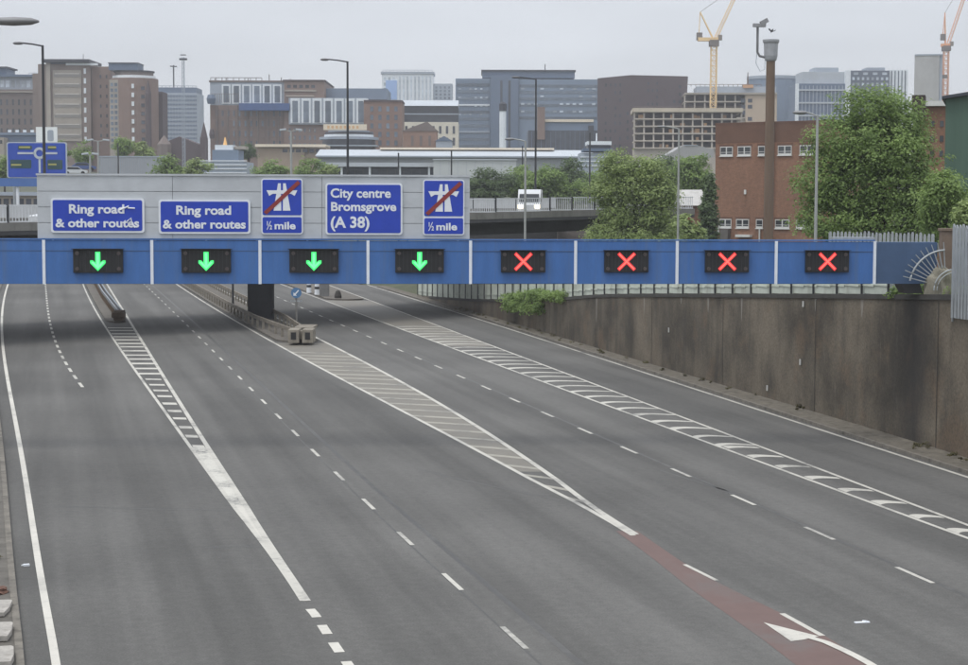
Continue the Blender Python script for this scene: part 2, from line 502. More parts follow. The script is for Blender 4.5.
LEAF_B = leaf_mat('leaf_pale', (0.17, 0.235, 0.085), (0.44, 0.53, 0.22))
LEAF_C = leaf_mat('leaf_dark', (0.06, 0.095, 0.045), (0.18, 0.25, 0.11))
BARK = M('bark', (0.055, 0.045, 0.035), 0.95, 0.3, 2)

# ------------------------------------------------------------------ terrain
ys = sorted(set(list(range(-120, 236, 20)) + [236, 243, 250, 257, 264, 275, 290, 310, 340, 380, 440, 520, 600, 700, 800, 900, 1100, 1300, 1800, 2600, 3600, 4500]))
xs = [-3500, -2400, -1500, -1000, -700, -500, -350, -240, -160, -100, -60, -30, 0, 30, 60, 100, 160, 240, 350, 500, 700, 1000, 1500, 2400, 3500]
mb = MB()
nx = len(xs)
for j, y in enumerate(ys):
    for i, x in enumerate(xs):
        z = hill(y)
        if y < 236 and abs(x) > 100: z += 3.0
        if y > 1200: z += 2.0 * sin(x * 0.004 + y)
        mb.v.append((x, y, z))
for j in range(len(ys) - 1):
    for i in range(nx - 1):
        mb.f.append((j * nx + i, j * nx + i + 1, (j + 1) * nx + i + 1, (j + 1) * nx + i))
struct('terrain', mb, GRASS, 'grassy ground rising towards the city', True)

# ------------------------------------------------------------------ lines of the road, measured on the ground
EDGE_L = gl([(59.5, 690), (57, 672), (53.5, 652), (50, 630), (46, 602.6), (40.4, 572), (34.8, 535.7), (30, 507), (25.3, 480), (21.4, 458.6), (17, 435.7), (12.9, 407), (8.6, 378.6), (4.3, 350), (2, 327), (2, 307), (5.5, 290), (7, 284), (11, 276), (17, 268)], 1.5, 5)
EDGE_R = gl([(1250, 571), (1120, 527.5), (1010, 491), (968, 477), (933, 466), (892, 452.7), (850.6, 439.3), (809, 425.9), (768, 412.8), (733, 401.6), (692, 388.4), (650.6, 375), (609, 362), (581.8, 353.3), (555, 344), (524, 333.3), (499, 325), (470, 316), (433, 304.8), (400, 295.5), (380, 289), (360, 283)], 1.5, 4)
I1L = gl([(302.5, 601), (272.7, 560), (254, 536.4), (233.3, 508.5), (212.6, 480.6), (192, 450.6), (171.3, 423), (162, 409.5), (141.3, 380.6), (120.7, 350.6), (100, 320.7), (91.7, 305), (83, 283.5), (80, 276), (77, 268)], 1.5, 5)
I1R = gl([(308.5, 601), (291, 573), (268.4, 536.4), (243.6, 499), (223, 466.5), (202.8, 436), (180.6, 401), (172.3, 388.8), (151.7, 355.8), (133, 324), (117.6, 300), (108.5, 285.5), (103, 277), (97, 268)], 1.5, 4)
DA = gl([(84, 389), (75, 377), (65, 362), (56.5, 343.5), (51, 328.6), (47.5, 305), (45.2, 283), (44, 275), (43, 268)], 1.5, 4)
DB = gl([(545, 666), (515, 638), (455, 584), (411, 544), (372, 507), (343, 479), (316, 455), (297, 436), (280, 418), (266, 403), (252, 389), (241, 378), (230, 368), (213, 351), (198.7, 337), (187, 325.5), (172, 311), (162.6, 302), (146, 286), (137, 277)], 1.5, 4)
I2L = gl([(633, 535.5), (625.3, 532), (584, 508), (542.6, 485.4), (501, 463.6), (462, 442.5), (424, 422.5), (382.6, 401), (341, 378.6), (300, 356.4), (271, 341), (248, 329), (227, 316.5), (198.7, 298.4), (175.5, 283.4), (163, 275)], 1.5, 4)
I2R = gl([(637, 534.5), (633.6, 532), (584, 497.8), (542.6, 471), (500.5, 442.5), (462, 416.5), (424, 393.5), (382.6, 372), (341, 351.2), (314.5, 337.2), (296, 328), (270, 314), (240, 299), (214, 286), (200, 279)], 1.5, 5)
DC = gl([(1200, 700), (1040, 630), (913, 575), (825, 536), (748, 501), (682, 473), (633, 452), (593, 435), (555, 417.3), (521, 402), (488, 388), (462, 377), (440, 367.5), (418.7, 358.5), (400, 350.5), (382.6, 343.2), (368, 337), (353.7, 331), (342, 326), (326, 318.5), (305, 309), (280, 298), (255, 287)], 1.5, 3)
I3L = gl([(1250, 642), (1120, 594.5), (1000, 550), (942, 528.5), (910.6, 516.6), (892, 510), (850.6, 495), (809, 480), (768, 465), (728, 450), (687.8, 435.8), (650.6, 421.4), (609, 406.6), (568, 391.2), (524, 375), (482.6, 359.5), (441, 344), (400, 328.5), (380, 320.5), (350, 309.5), (329.7, 302), (308, 294.5), (290, 288), (270, 281)], 1.5, 3)
I3R = gl([(1260, 635.5), (1130, 586.5), (1010, 541.5), (965, 524.5), (943.6, 516.2), (892, 496.7), (850.6, 480.8), (809, 465), (768, 449.3), (731, 435.3), (692, 420.6), (650.6, 405.2), (609, 389.7), (565, 374), (524, 358.5), (482.6, 342.2), (441, 326.5), (400, 311), (380, 304), (363, 298.2), (344, 291.3), (326.8, 284.5), (310, 278)], 1.5, 3)
def close_tip(A, B, py, span):
    """the two lines of an island meet in a point at its tip"""
    y0 = gnd(300, py).y; fa, fb = xat([p.copy() for p in A]), xat([p.copy() for p in B])
    for ln, sg in ((A, -1), (B, 1)):
        for p in ln:
            if p.y < y0 + span:
                t = min(1.0, (y0 + span - p.y) / span); c = (fa(p.y) + fb(p.y)) / 2; h = (fb(p.y) - fa(p.y)) / 2
                p.x = c + sg * (h * (1 - t) + .05 * t)
I1L = offset(I1L, .06); I1R = offset(I1R, -.08)
close_tip(I1L, I1R, 601, 13.0)
close_tip(I2L, I2R, 533, 9.0)
# the foot of the retaining wall, and how high it stands there
_wx = [968, 933, 892, 850.6, 809, 768, 733, 692, 650.6, 609, 590, 568, 544.6, 515.7, 472, 440, 420, 400, 380]
_wb = [462, 451, 438.9, 426.5, 413.8, 400.6, 390, 378.3, 366.6, 354.8, 348.8, 341.8, 334.5, 325, 312.5, 303, 297.8, 292, 286.3]
_wt = [297.4, 297.2, 296.8, 296.3, 296, 295.8, 295.6, 295.4, 295.3, 295.6, 296.5, 298.4, 299.8, 300.5, 300.3, 298.2, 296.3, 291.5, 285.9]
_cb = np.polyfit((np.array(_wx) - 650) / 200, _wb, 4)
WALL_PX = [(1075, 496, 298.6), (1020, 478.5, 298)] + [(x, float(np.polyval(_cb, (x - 650) / 200)), t) for x, t in zip(_wx, _wt)]
wf = [gnd(a, b) for a, b, c in WALL_PX]
wh = [max(0.05, at(a, c, p.y).z) for (a, b, c), p in zip(WALL_PX, wf)]
near = [Vector((25.5, 20, 0)), Vector((22.0, 40, 0))]
WF = smooth_line(near + wf, 2.5)
_d = np.cumsum([0] + [(WF[i + 1] - WF[i]).length for i in range(len(WF) - 1)])
_k = [min(range(len(WF)), key=lambda i: (WF[i] - p).length) for p in near + wf]
_hh = [6.1, 6.05] + wh
WH = [float(np.interp(_d[i], [_d[k] for k in _k], _hh)) for i in range(len(WF))]

# road deck: from the left kerb to the foot of the wall
KERB_L = offset([EDGE_L[0] + (EDGE_L[0] - EDGE_L[3]).normalized() * 30] + EDGE_L, -0.62)
far_l, far_r = KERB_L[-1], WF[-1]
def strip_rows(left, right, y0, y1, step):
    fl, fr = xat(left), xat(right); y = y0; o = []
    while y <= y1: o.append((fl(y), fr(y), y)); y += step
    return o
ROADEND = 235
lx, rx = xat(KERB_L), xat(WF)
mb = MB(); rows = []
y = 14.0
while y <= ROADEND:
    a = lx(y) if y < KERB_L[-1].y else KERB_L[-1].x - (y - KERB_L[-1].y) * 0.12
    b = rx(y) if y < WF[-1].y else WF[-1].x - (y - WF[-1].y) * 0.30
    if y < EDGE_L[0].y: a = KERB_L[1].x + (KERB_L[1].y - y) * 0.10
    rows.append((a, b + 0.5, y)); y += 2.0
for i in range(len(rows) - 1):
    for k in range(6):
        f0, f1 = k / 6, (k + 1) / 6
        (a, b, y), (c, d, y2) = rows[i], rows[i + 1]
        mb.poly([(a + (b - a) * f0, y, 0), (a + (b - a) * f1, y, 0), (c + (d - c) * f1, y2, 0), (c + (d - c) * f0, y2, 0)])
struct('road', mb, ASPH, 'grey asphalt expressway with worn lanes')

# ------------------------------------------------------------------ verges and kerbed reserves
KL = [p for p in KERB_L]
mb = MB(); mk = MB()
o1 = offset(KL, -0.16); o2 = offset(KL, -3.2); o3 = offset(KL, -16)
for i in range(len(KL) - 1):
    a, b = KL[i], KL[i + 1]
    c, d = o1[i], o1[i + 1]
    mk.poly([(a.x, a.y, 0), (b.x, b.y, 0), (b.x, b.y, .12), (a.x, a.y, .12)])
    mk.poly([(a.x, a.y, .12), (b.x, b.y, .12), (d.x, d.y, .12), (c.x, c.y, .12)])
    e, f = o2[i], o2[i + 1]; g, h = o3[i], o3[i + 1]
    mb.poly([(c.x, c.y, .11), (d.x, d.y, .11), (f.x, f.y, .14), (e.x, e.y, .14)])
    mb.poly([(e.x, e.y, .14), (f.x, f.y, .14), (h.x, h.y, 3.2), (g.x, g.y, 3.2)])
struct('kerb', mk, KERB); struct('verge', mb, DIRT, 'gritty verge beside the left edge line')
# right-hand verge between the edge line and the wall
ER = offset(EDGE_R, 0.30)
fy = xat(ER)
mb = MB(); mk = MB()
prev = None
for i, p in enumerate(WF):
    if p.y < ER[0].y - 1: x0 = p.x - 1.1
    elif p.y > 200: continue
    else: x0 = min(fy(p.y), p.x - 0.25)
    cur = (x0, p.x + 0.2, p.y)
    if prev:
        (a, b, y0), (c, d, y1) = prev, cur
        mk.poly([(a, y0, 0), (c, y1, 0), (c, y1, .13), (a, y0, .13)])
        mk.poly([(a, y0, .13), (c, y1, .13), (c + .16, y1, .13), (a + .16, y0, .13)])
        mb.poly([(a + .16, y0, .12), (c + .16, y1, .12), (d, y1, .16), (b, y0, .16)])
    prev = cur
struct('kerb', mk, KERB); struct('verge', mb, M('wall_foot_grit', (0.135, 0.12, 0.096), 0.95, 0.4, 1.8, dirt=(0.055, 0.05, 0.036), dirt_amt=0.9), 'gritty strip at the foot of the retaining wall')
def reserve(L, R, y0, y1, inset, name='central_reserve'):
    l, r = xat(L), xat(R); mb = MB(); rows = []; y = y0
    while y <= y1:
        t = min(1, (y - y0) / 2.0); w = (r(y) - l(y)) / 2 - inset; c = (r(y) + l(y)) / 2
        w = max(0.15, w * sqrt(max(0.05, 1 - (1 - t) ** 2)))
        rows.append((c - w, c + w, y)); y += 0.75 if y < y0 + 3 else 2.0
    for i in range(len(rows) - 1):
        (a, b, y), (c, d, e) = rows[i], rows[i + 1]
        mb.poly([(a, y, .13), (b, y, .13), (d, e, .13), (c, e, .13)])
        mb.poly([(a, y, 0), (a, y, .13), (c, e, .13), (c, e, 0)]); mb.poly([(b, y, 0), (b, y, .13), (d, e, .13), (d, e, 0)])
    a, b, y = rows[0]; mb.poly([(a, y, 0), (b, y, 0), (b, y, .13), (a, y, .13)])
    struct(name, mb, M('reserve_grit', (0.135, 0.122, 0.105), 0.95, 0.3, 1.0, dirt=(0.07, 0.06, 0.05), dirt_amt=0.8))
Y1N = gnd(117, 323).y; Y2N = gnd(308, 343).y; Y3N = gnd(338, 300.5).y
reserve(I1L, I1R, Y1N, 232, 0.30); reserve(I2L, I2R, Y2N, 232, 0.35); reserve(I3L, I3R, Y3N, 232, 0.4)

# ------------------------------------------------------------------ painted markings
def phase(line, px, py, mark, pitch):
    p = gnd(px, py); s = 0; best = (1e9, 0)
    for i in range(len(line) - 1):
        d = (line[i] - p).length
        if d < best[0]: best = (d, s + (p - line[i]).dot((line[i + 1] - line[i]).normalized()))
        s += (line[i + 1] - line[i]).length
    return (best[1] - mark / 2) % pitch
Z1, Z2, Z3 = 0.004, 0.008, 0.012
mb = MB(); ribbon(mb, EDGE_L, 0.175, Z2); struct('edge_line', mb, PAINT_THICK)
mb = MB(); ribbon(mb, EDGE_R, 0.17, Z2); struct('edge_line', mb, PAINT)
mb = MB(); dashes(mb, DA, 2.3, 4.25, 0.16, Z2, phase(DA, 80.6, 385, 2.3, 4.25)); struct('lane_line', mb, PAINT)
mb = MB(); dashes(mb, DB, 2.0, 5.87, 0.125, Z2, phase(DB, 513, 637.5, 2.0, 5.87)); struct('lane_line', mb, PAINT)
mb = MB(); dashes(mb, DC, 2.0, 5.87, 0.135, Z2, phase(DC, 914, 575, 2.0, 5.87)); struct('lane_line', mb, PAINT)
def joined(name, L, R, wl, wr, mat):
    mb = MB(); ribbon(mb, L, wl, Z2); ribbon(mb, R, wr, Z3); return struct(name, mb, mat)
joined('island_border_line', I1L, I1R, 0.14, 0.18, PAINT)
joined('island_border_line', I2L, I2R, 0.17, 0.20, PAINT)
joined('island_border_line', I3L, I3R, 0.15, 0.15, PAINT)
def hatch(name, L, R, y0, y1, pitch, thick, shift, mat, curve=0.0, z=Z1, inset=0.0):
    l, r = xat(L), xat(R); mb = MB(); y = y0; k = 0
    while y < y1:
        N = 10; jit = random.uniform(-.12, .12)
        th = thick * random.uniform(0.85, 1.1)
        rowsN = []
        for i in range(N + 1):
            t = inset + (1 - 2 * inset) * i / N; s = shift * t + curve * (1 - (1 - t) ** 3) + jit
            ya = y + s; yb = y + s + th * ((1.15 - .65 * t) if curve else 1)
            xa = l(ya) + (r(ya) - l(ya)) * t; xb = l(yb) + (r(yb) - l(yb)) * t
            rowsN.append((xa, ya, xb, yb))
        for i in range(N):
            a, b = rowsN[i], rowsN[i + 1]
            mb.poly([(a[0], a[1], z), (b[0], b[1], z), (b[2], b[3], z), (a[2], a[3], z)])
        y += pitch * random.uniform(0.95, 1.05)
    return struct(name, mb, mat)
def fill(name, L, R, y0, y1, z, mat, step=1.0):
    l, r = xat(L), xat(R); mb = MB(); y = y0
    while y < y1:
        e = min(y + step, y1)
        mb.poly([(l(y), y, z), (r(y), y, z), (r(e), e, z), (l(e), e, z)]); y = e
    return struct(name, mb, mat)
hatch('hatching', I1L, I1R, gnd(0, 447).y, gnd(0, 375).y, 2.9, 0.80, -.15, PAINT, 0.0, Z1, .17)
hatch('hatching', I1L, I1R, gnd(0, 374).y, Y1N - 3, 3.0, 0.90, 0.0, PAINT, 0.0, Z1, .06)
fill('island_tip_paint', I1L, I1R, gnd(305, 601).y, gnd(205, 505).y, 0.006, paint_mat('tip_paint', (0.60, 0.575, 0.515), 0.6))
fill('island_tip_paint', I1L, I1R, gnd(205, 505).y, gnd(190, 447).y, 0.006, paint_mat('worn_tip_paint', (0.60, 0.58, 0.52), 1.5, (0.11, 0.11, 0.108), 4.5))
hatch('hatching', I2L, I2R, gnd(0, 497).y, Y2N - 6, 2.4, 0.60, -1.0, PAINT_OLD, 0.0, 0.006)
fill('dusty_island', I2L, I2R, gnd(0, 470).y, Y2N, 0.002, TAN)
hatch('hatching', I3L, I3R, gnd(0, 640).y, gnd(0, 446).y, 2.5, 0.62, -0.7, PAINT, 1.0, Z1, .10)
hatch('hatching', I3L, I3R, gnd(0, 445).y, gnd(0, 325).y, 2.45, 0.62, -0.9, PAINT, 1.3, Z1, .02)
fill('dusty_island', I3L, I3R, gnd(0, 345).y, Y3N, 0.002, TAN)
# continuation marks past the first island's tip
cont = [gnd(305, 604), gnd(314, 613.4), gnd(323, 627), gnd(332, 641), gnd(345, 660), gnd(362, 684)]
mb = MB(); dashes(mb, smooth_line(cont, .4), 0.85, 1.62, 0.22, Z2, 0.55); struct('lane_line', mb, PAINT_THICK)
# red centre strip, its dashes and the arrow
RL = gl([(616, 531), (655, 560), (691.7, 589.5), (728.5, 615), (765, 641), (800, 668), (850, 706)]); RR = gl([(634.6, 529), (684, 563), (715.6, 581.3), (780, 612.5), (822.5, 634.5), (872, 664), (940, 704)])
fill('red_surfacing', RL, RR, gnd(0, 690).y, gnd(630, 531).y, Z1, RED, .5)
mb = MB(); ribbon(mb, smooth_line([gnd(684.6, 564.5), gnd(716.7, 580.5)], .5), 0.12, Z2); ribbon(mb, smooth_line([gnd(782, 613.5), gnd(822.5, 635.8)], .5), 0.14, Z2)
ribbon(mb, smooth_line([gnd(905, 678), gnd(950, 701)], .5), 0.14, Z2)
struct('lane_line', mb, PAINT)
mb = MB(); mb.poly([(*gnd(*q).xy, Z3) for q in ((763.5, 622.6), (791, 641.5), (803, 640), (819, 636.5))])
sh = smooth_line([gnd(809, 637.5), gnd(826, 642.5), gnd(845, 651), (gnd(868, 663)), gnd(895, 680)], .4)
ribbon(mb, sh, 0.20, 0.016); struct('arrow_marking', mb, PAINT_THICK, 'curved white arrow on the red centre strip')
# litter
p = gnd(862, 622.6); t = MB().obox((0, 0, .012), (.34, .10, .02), .2).obox((.1, .06, .02), (.14, .09, .03), .7, .2).build('litter', WHITE)
t.location = (p.x, p.y, 0.0); tag(t, 'scrap of white litter lying on the bare asphalt right of the arrow', 'litter', 'scraps of litter')
p = gnd(26.5, 566); t = MB().obox((0, 0, .03), (.15, .10, .05), .4).obox((-.08, .02, .02), (.1, .07, .03), .9).build('litter', WHITE)
t.location = (p.x, p.y, 0.0); tag(t, 'crumpled white litter in the gutter by the left edge line', 'litter', 'scraps of litter')
# pale slabs lying on the left verge
SLAB = M('slab_concrete', (0.36, 0.34, 0.31), 0.9, 0.35, 2.2, dirt=(0.16, 0.14, 0.12), dirt_amt=0.7)
for k, (px, py, lab) in enumerate(((3, 610, 'farthest'), (4.5, 634, 'middle'), (6, 660, 'nearest'))):
    p = gnd(px, py, .13); c = MB().pxy([(-1.0, -.66), (.12, -.64), (.16, -.1), (.13, .58), (.08, .66), (-1.0, .66)], .0, .10 + .02 * k).build('concrete_slab', SLAB, bevel=.012)
    c.location = (p.x, p.y, .13); c.rotation_euler = (0, 0, .12 + .05 * k)
    tag(c, f'pale concrete slab on the left verge, {lab} of the row of three', 'slab', 'slabs lying on the verge')
RUST = M('rusty_lump', (0.14, 0.075, 0.055), 0.95, 0.3, 3)
p = gnd(2, 592, .13); RUBBLE = p

# ------------------------------------------------------------------ retaining wall with the ground behind it
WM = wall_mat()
back = offset(WF, 0.5)
root = thing('retaining_wall', 'tall stained brown concrete retaining wall along the right carriageway', 'wall')
mb = MB(); mc = MB()
for i in range(len(WF) - 1):
    a, b, c, d = WF[i], WF[i + 1], back[i], back[i + 1]; h0, h1 = WH[i], WH[i + 1]
    mb.poly([(a.x, a.y, -.3), (b.x, b.y, -.3), (b.x, b.y, h1), (a.x, a.y, h0)])
    mb.poly([(a.x, a.y, h0), (b.x, b.y, h1), (d.x, d.y, h1), (c.x, c.y, h0)])
    mb.poly([(c.x, c.y, h0 - 1.5), (d.x, d.y, h1 - 1.5), (d.x, d.y, h1), (c.x, c.y, h0)])
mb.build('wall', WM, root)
f_, b_ = offset(WF, -0.06), offset(WF, 0.56)
for i in range(len(WF) - 1):
    a, b, c, d = f_[i], f_[i + 1], b_[i], b_[i + 1]; h0, h1 = WH[i] + .003, WH[i + 1] + .003
    if WH[i] < .35: continue
    mc.poly([(a.x, a.y, h0 - .10), (b.x, b.y, h1 - .10), (b.x, b.y, h1 + .10), (a.x, a.y, h0 + .10)])
    mc.poly([(a.x, a.y, h0 + .10), (b.x, b.y, h1 + .10), (d.x, d.y, h1 + .10), (c.x, c.y, h0 + .10)])
    mc.poly([(a.x, a.y, h0 - .10), (b.x, b.y, h1 - .10), (d.x, d.y, h1 - .10), (c.x, c.y, h0 - .10)])
    mc.poly([(c.x, c.y, h0 - .10), (d.x, d.y, h1 - .10), (d.x, d.y, h1 + .10), (c.x, c.y, h0 + .10)])
mc.build('coping', M('dark_coping', (0.055, 0.052, 0.048), 0.95, 0.3, 1.0, dirt=(0.03, 0.035, 0.02)), root)
def wall_at(px, off=0.0, z=None):
    """point on the wall line at photo column px"""
    best = None
    for i in range(len(WF) - 1):
        for k in range(10):
            p = WF[i].lerp(WF[i + 1], k / 10); h = WH[i] + (WH[i + 1] - WH[i]) * k / 10
            v = RC.inverted() @ (p - Vector((0, 0, HC))); q = 484 + F * v.x / -v.z
            if best is None or abs(q - px) < best[0]:
                tt = (WF[i + 1] - WF[i]).normalized(); best = (abs(q - px), p, h, tt)
    _, p, h, tt = best
    return Vector((p.x + tt.y * off, p.y - tt.x * off, h)), tt
for px, py, lab in ((670, 330, 'small white plate fixed high on the wall above the hatching'), (800, 362, 'white plate halfway up the wall, right of the lowest one'), (768, 388, 'lowest white plate on the stained wall'), (803, 304, 'white plate just under the wall coping')):
    p, tt = wall_at(px); q = at(px, py, p.y)
    t = MB().obox((0, 0, 0), (.03, .14, .26)).build('marker_plate', M('plate_white', (.5, .5, .47), .7, .2, 5)); t.location = (p.x - .03 * tt.y - .02, p.y, q.z); t.rotation_euler = (0, 0, atan2(-tt.x, tt.y)); tag(t, lab, 'plate', 'white plates on the wall')
for px, d in ((595, 1.7), (643, 1.2), (706, .9), (739, 1.3), (812, .7), (858, .9), (680, .5)):
    p, tt = wall_at(px, -.005); w = random.uniform(.22, .4); q = p - tt * w; mbs = MB()
    mbs.poly([(p.x, p.y, p.z - .12), (q.x, q.y, p.z - .12), ((p.x + q.x * 3) / 4, (p.y + q.y * 3) / 4, p.z - d * .7), ((p.x + q.x) / 2, (p.y + q.y) / 2, p.z - d), ((p.x * 3 + q.x) / 4, (p.y * 3 + q.y) / 4, p.z - d * .8)])
    mbs.build('lime_run', M('lime_run', (.24, .22, .19), .9, .35, 2.5, (1, 1, .3), dirt=(.13, .11, .09), dirt_amt=.9), root)
for k in range(4, 14):
    s_ = 12.0 * k; q = sub_line(WF, s_, s_ + .06)
    if len(q) < 2: continue
    j0 = min(range(len(WF)), key=lambda i: (WF[i] - q[0]).length); h = WH[j0]
    if h < 1.2: continue
    tt = (q[-1] - q[0]).normalized(); n_ = Vector((tt.y, -tt.x, 0)) * -.012; a, c = q[0] + n_, q[-1] + n_
    MB().poly([(a.x, a.y, .1), (c.x, c.y, .1), (c.x, c.y, h - .14), (a.x, a.y, h - .14)]).build('expansion_joint', M('joint_black', (.045, .04, .034), .9, .2, 1), root)
# faint transverse joints in the asphalt
mb = MB()
for a, c in (((52, 506), (232, 510)), ((205, 547), (290, 545)), ((420, 470), (560, 500)), ((660, 470), (760, 500))):
    ln = smooth_line([gnd(*a), gnd((a[0] + c[0]) / 2, (a[1] + c[1]) / 2 + .6), gnd(*c)], .5); ribbon(mb, ln, .09, .0015)
struct('road_joint', mb, paint_mat('joint_tar', (.072, .071, .068), 0.9, (.112, .109, .102), 1.5))
mb = MB(); ribbon(mb, offset(DC, .10), .13, .0015); ribbon(mb, offset(DB, .75), .16, .0015); ribbon(mb, offset(DB, -.05), .05, .0015)
struct('road_joint', mb, bpy.data.materials['joint_tar'])
# ground behind the wall
mb = MB()
def plateau(y): return float(np.interp(y, [20, 70, 110, 160, 240], [5.6, 5.4, 4.4, 3.9, 3.9]))
rowp = []
for i, p in enumerate(WF):
    h = WH[i] - 0.12; hp = plateau(p.y); x = back[i].x
    rowp.append([(x - .1, p.y, h), (x + 6, p.y, h * .6 + hp * .4), (x + 16, p.y, hp), (x + 50, p.y, hp), (x + 220, p.y, hp)])
last = rowp[-1][0][0]
for y in (205, 220, 236, 246): rowp.append([(last - (y - 190) * .2, y, .05 if y < 230 else 2), (last + 9, y, 1.6), (last + 19, y, 3.9), (last + 55, y, 3.9), (last + 225, y, 3.9)])
for i in range(len(rowp) - 1):
    for k in range(4): mb.poly([rowp[i][k], rowp[i][k + 1], rowp[i + 1][k + 1], rowp[i + 1][k]])
struct('upper_ground', mb, M('rough_grass', (0.075, 0.085, 0.045), 0.95, 0.35, 0.4, dirt=(0.10, 0.085, 0.06)), 'rough ground level with the top of the wall')

def fence_line(name, label, pts, hgt, pitch, gap, post_every, mat, group=None, cat='fence', tops=False, thick=.03, post_mat=None):
    """pts: 3-D foot line; upright pales with posts and two rails"""
    o = pts[0]; root = thing(name, label, cat, o, 0, group); L = length(pts); mbp = MB(); mbr0 = MB(); mbr1 = MB(); s = 0
    def P(s):
        acc = 0
        for i in range(len(pts) - 1):
            l = (pts[i + 1] - pts[i]).length
            if acc + l >= s or i == len(pts) - 2:
                t = (s - acc) / l; d = (pts[i + 1] - pts[i]).normalized(); return pts[i].lerp(pts[i + 1], t) - o, atan2(d.y, d.x)
            acc += l
    while s < L - pitch:
        p, a = P(s + pitch / 2); h = hgt * random.uniform(.985, 1.015); w = pitch - gap
        if tops:
            R = Matrix.Rotation(a, 3, 'Z'); pr = [(-w / 2, 0), (w / 2, 0), (w / 2, h - .12), (w * .2, h), (0, h - .06), (-w * .2, h), (-w / 2, h - .12)]
            mbp._prism([R @ Vector((x, -thick / 2, z)) + p for x, z in pr], [R @ Vector((x, thick / 2, z)) + p for x, z in pr])
        else: mbp.obox((p.x, p.y, p.z + h / 2), (w, thick, h), a + random.uniform(-.03, .03))
        s += pitch
    mbp.build('pale_panel', mat, root)
    n = max(2, int(L / post_every)); post_mat = post_mat or mat
    for k in range(n + 1):
        p, a = P(min(post_every * k, L - .01))
        if k == 0 or True:
            q = MB().obox((0, 0, hgt / 2 - .1), (.07, .08, hgt + .1), a).build('post', post_mat, root); q.location = p + Vector((sin(a) * -.09, cos(a) * .09, 0))
    q0 = None
    for k in range(int(L / 1.5) + 1):
        p, a = P(min(k * 1.5, L - .01)); p = p + Vector((-sin(a) * .045, cos(a) * .045, 0))
        if q0 is not None:
            for f, mbr in ((.22, mbr0), (.8, mbr1)):
                m = (q0 + p) / 2; mbr.obox((m.x, m.y, m.z + hgt * f), ((p - q0).length, .04, .07), a)
        q0 = p
    mbr0.build('rail', mat, root); mbr1.build('rail', mat, root)
    return root
# pale fence that follows the top of the wall
foot = []
for px in range(884, 404, -12):
    p, tt = wall_at(px, .18)
    p = Vector((p.x, p.y, max(p.z, .1) + .08)); foot.append(p)
fence_line('boundary_fence', 'pale green upright-boarded fence standing on top of the stained wall', smooth_line(foot, 2.5), 1.75, 2.6, .13, 2.6, PALE, post_mat=STEELD)
# silver palisade set back on the upper ground, and the nearer one at the frame edge
a, b = at(828, 268, 79), at(936, 268, 75)
fence_line('palisade_fence', 'silver palisade fence behind the right end of the gantry', [Vector((a.x, a.y, 5.2)), Vector((b.x, b.y, 5.2))], 9.3 - (231 - 203) / 1800 * 77 - 5.2, .2, .07, 2.6, STEEL, tops=True)
p0, t0 = wall_at(951, -.10); p1, t1 = wall_at(1075, -.10)
fence_line('palisade_fence', 'tall galvanised palisade panel clamped over the wall top at the right edge', [Vector((p0.x, p0.y, 5.15)), Vector((p1.x, p1.y, 5.2))], 3.42, .26, .075, 2.7, STEEL, tops=True)
# brown pier and mossy rubble at the end of the gantry
p = at(946, 268, 70.5); z0 = 5.3
t = MB().box(-.24, .24, -.24, .24, 0, 9.3 - 27 / 1800 * 70 - z0).box(-.29, .29, -.29, .29, 9.3 - 27 / 1800 * 70 - z0, 9.3 - 24 / 1800 * 70 - z0).build('gate_pier', M('pier_brick', (0.17, 0.125, 0.095), 0.9, 0.25, 2, dirt=(.08, .06, .05)), bevel=.02)
t.location = (p.x, p.y, z0); tag(t, 'brown pier between the blue gantry end and the right palisade', 'pier')

def blob(name, mat, loc, r, seed, sub=3, amp=.25, parent=None):
    bm = bmesh.new(); bmesh.ops.create_icosphere(bm, subdivisions=sub, radius=1.0); rr = random.Random(seed)
    ph = [Vector((rr.uniform(-3, 3), rr.uniform(-3, 3), rr.uniform(-3, 3))) for _ in range(7)]
    for v in bm.verts:
        n = sum(sin(3.2 * v.co.dot(q)) for q in ph) / 7; v.co = Vector((v.co.x * r[0], v.co.y * r[1], v.co.z * r[2])) * (1 + amp * n)
    me = bpy.data.meshes.new(name); bm.to_mesh(me); bm.free(); me.materials.append(mat)
    o = obj(name, me, parent); o.location = loc; return o
c = blob('rubble_lump', RUST, (RUBBLE.x - .1, RUBBLE.y, .16), (.22, .3, .10), 9, 3, .6); tag(c, 'reddish lump of rubble on the verge beyond the pale slabs', 'rubble')
p = at(931, 296, 67.9)
t = blob('rubble_mound', M('mossy_stone', (0.23, 0.215, 0.17), 0.95, 0.35, 2.0, bumps=.5, dirt=(.09, .10, .045), dirt_amt=.8), (p.x + .55, p.y + .75, 6.0), (.62, .36, .86), 4, 4, .3)
tag(t, 'mossy pale rubble mound on the wall top at the gantry end', 'rubble')

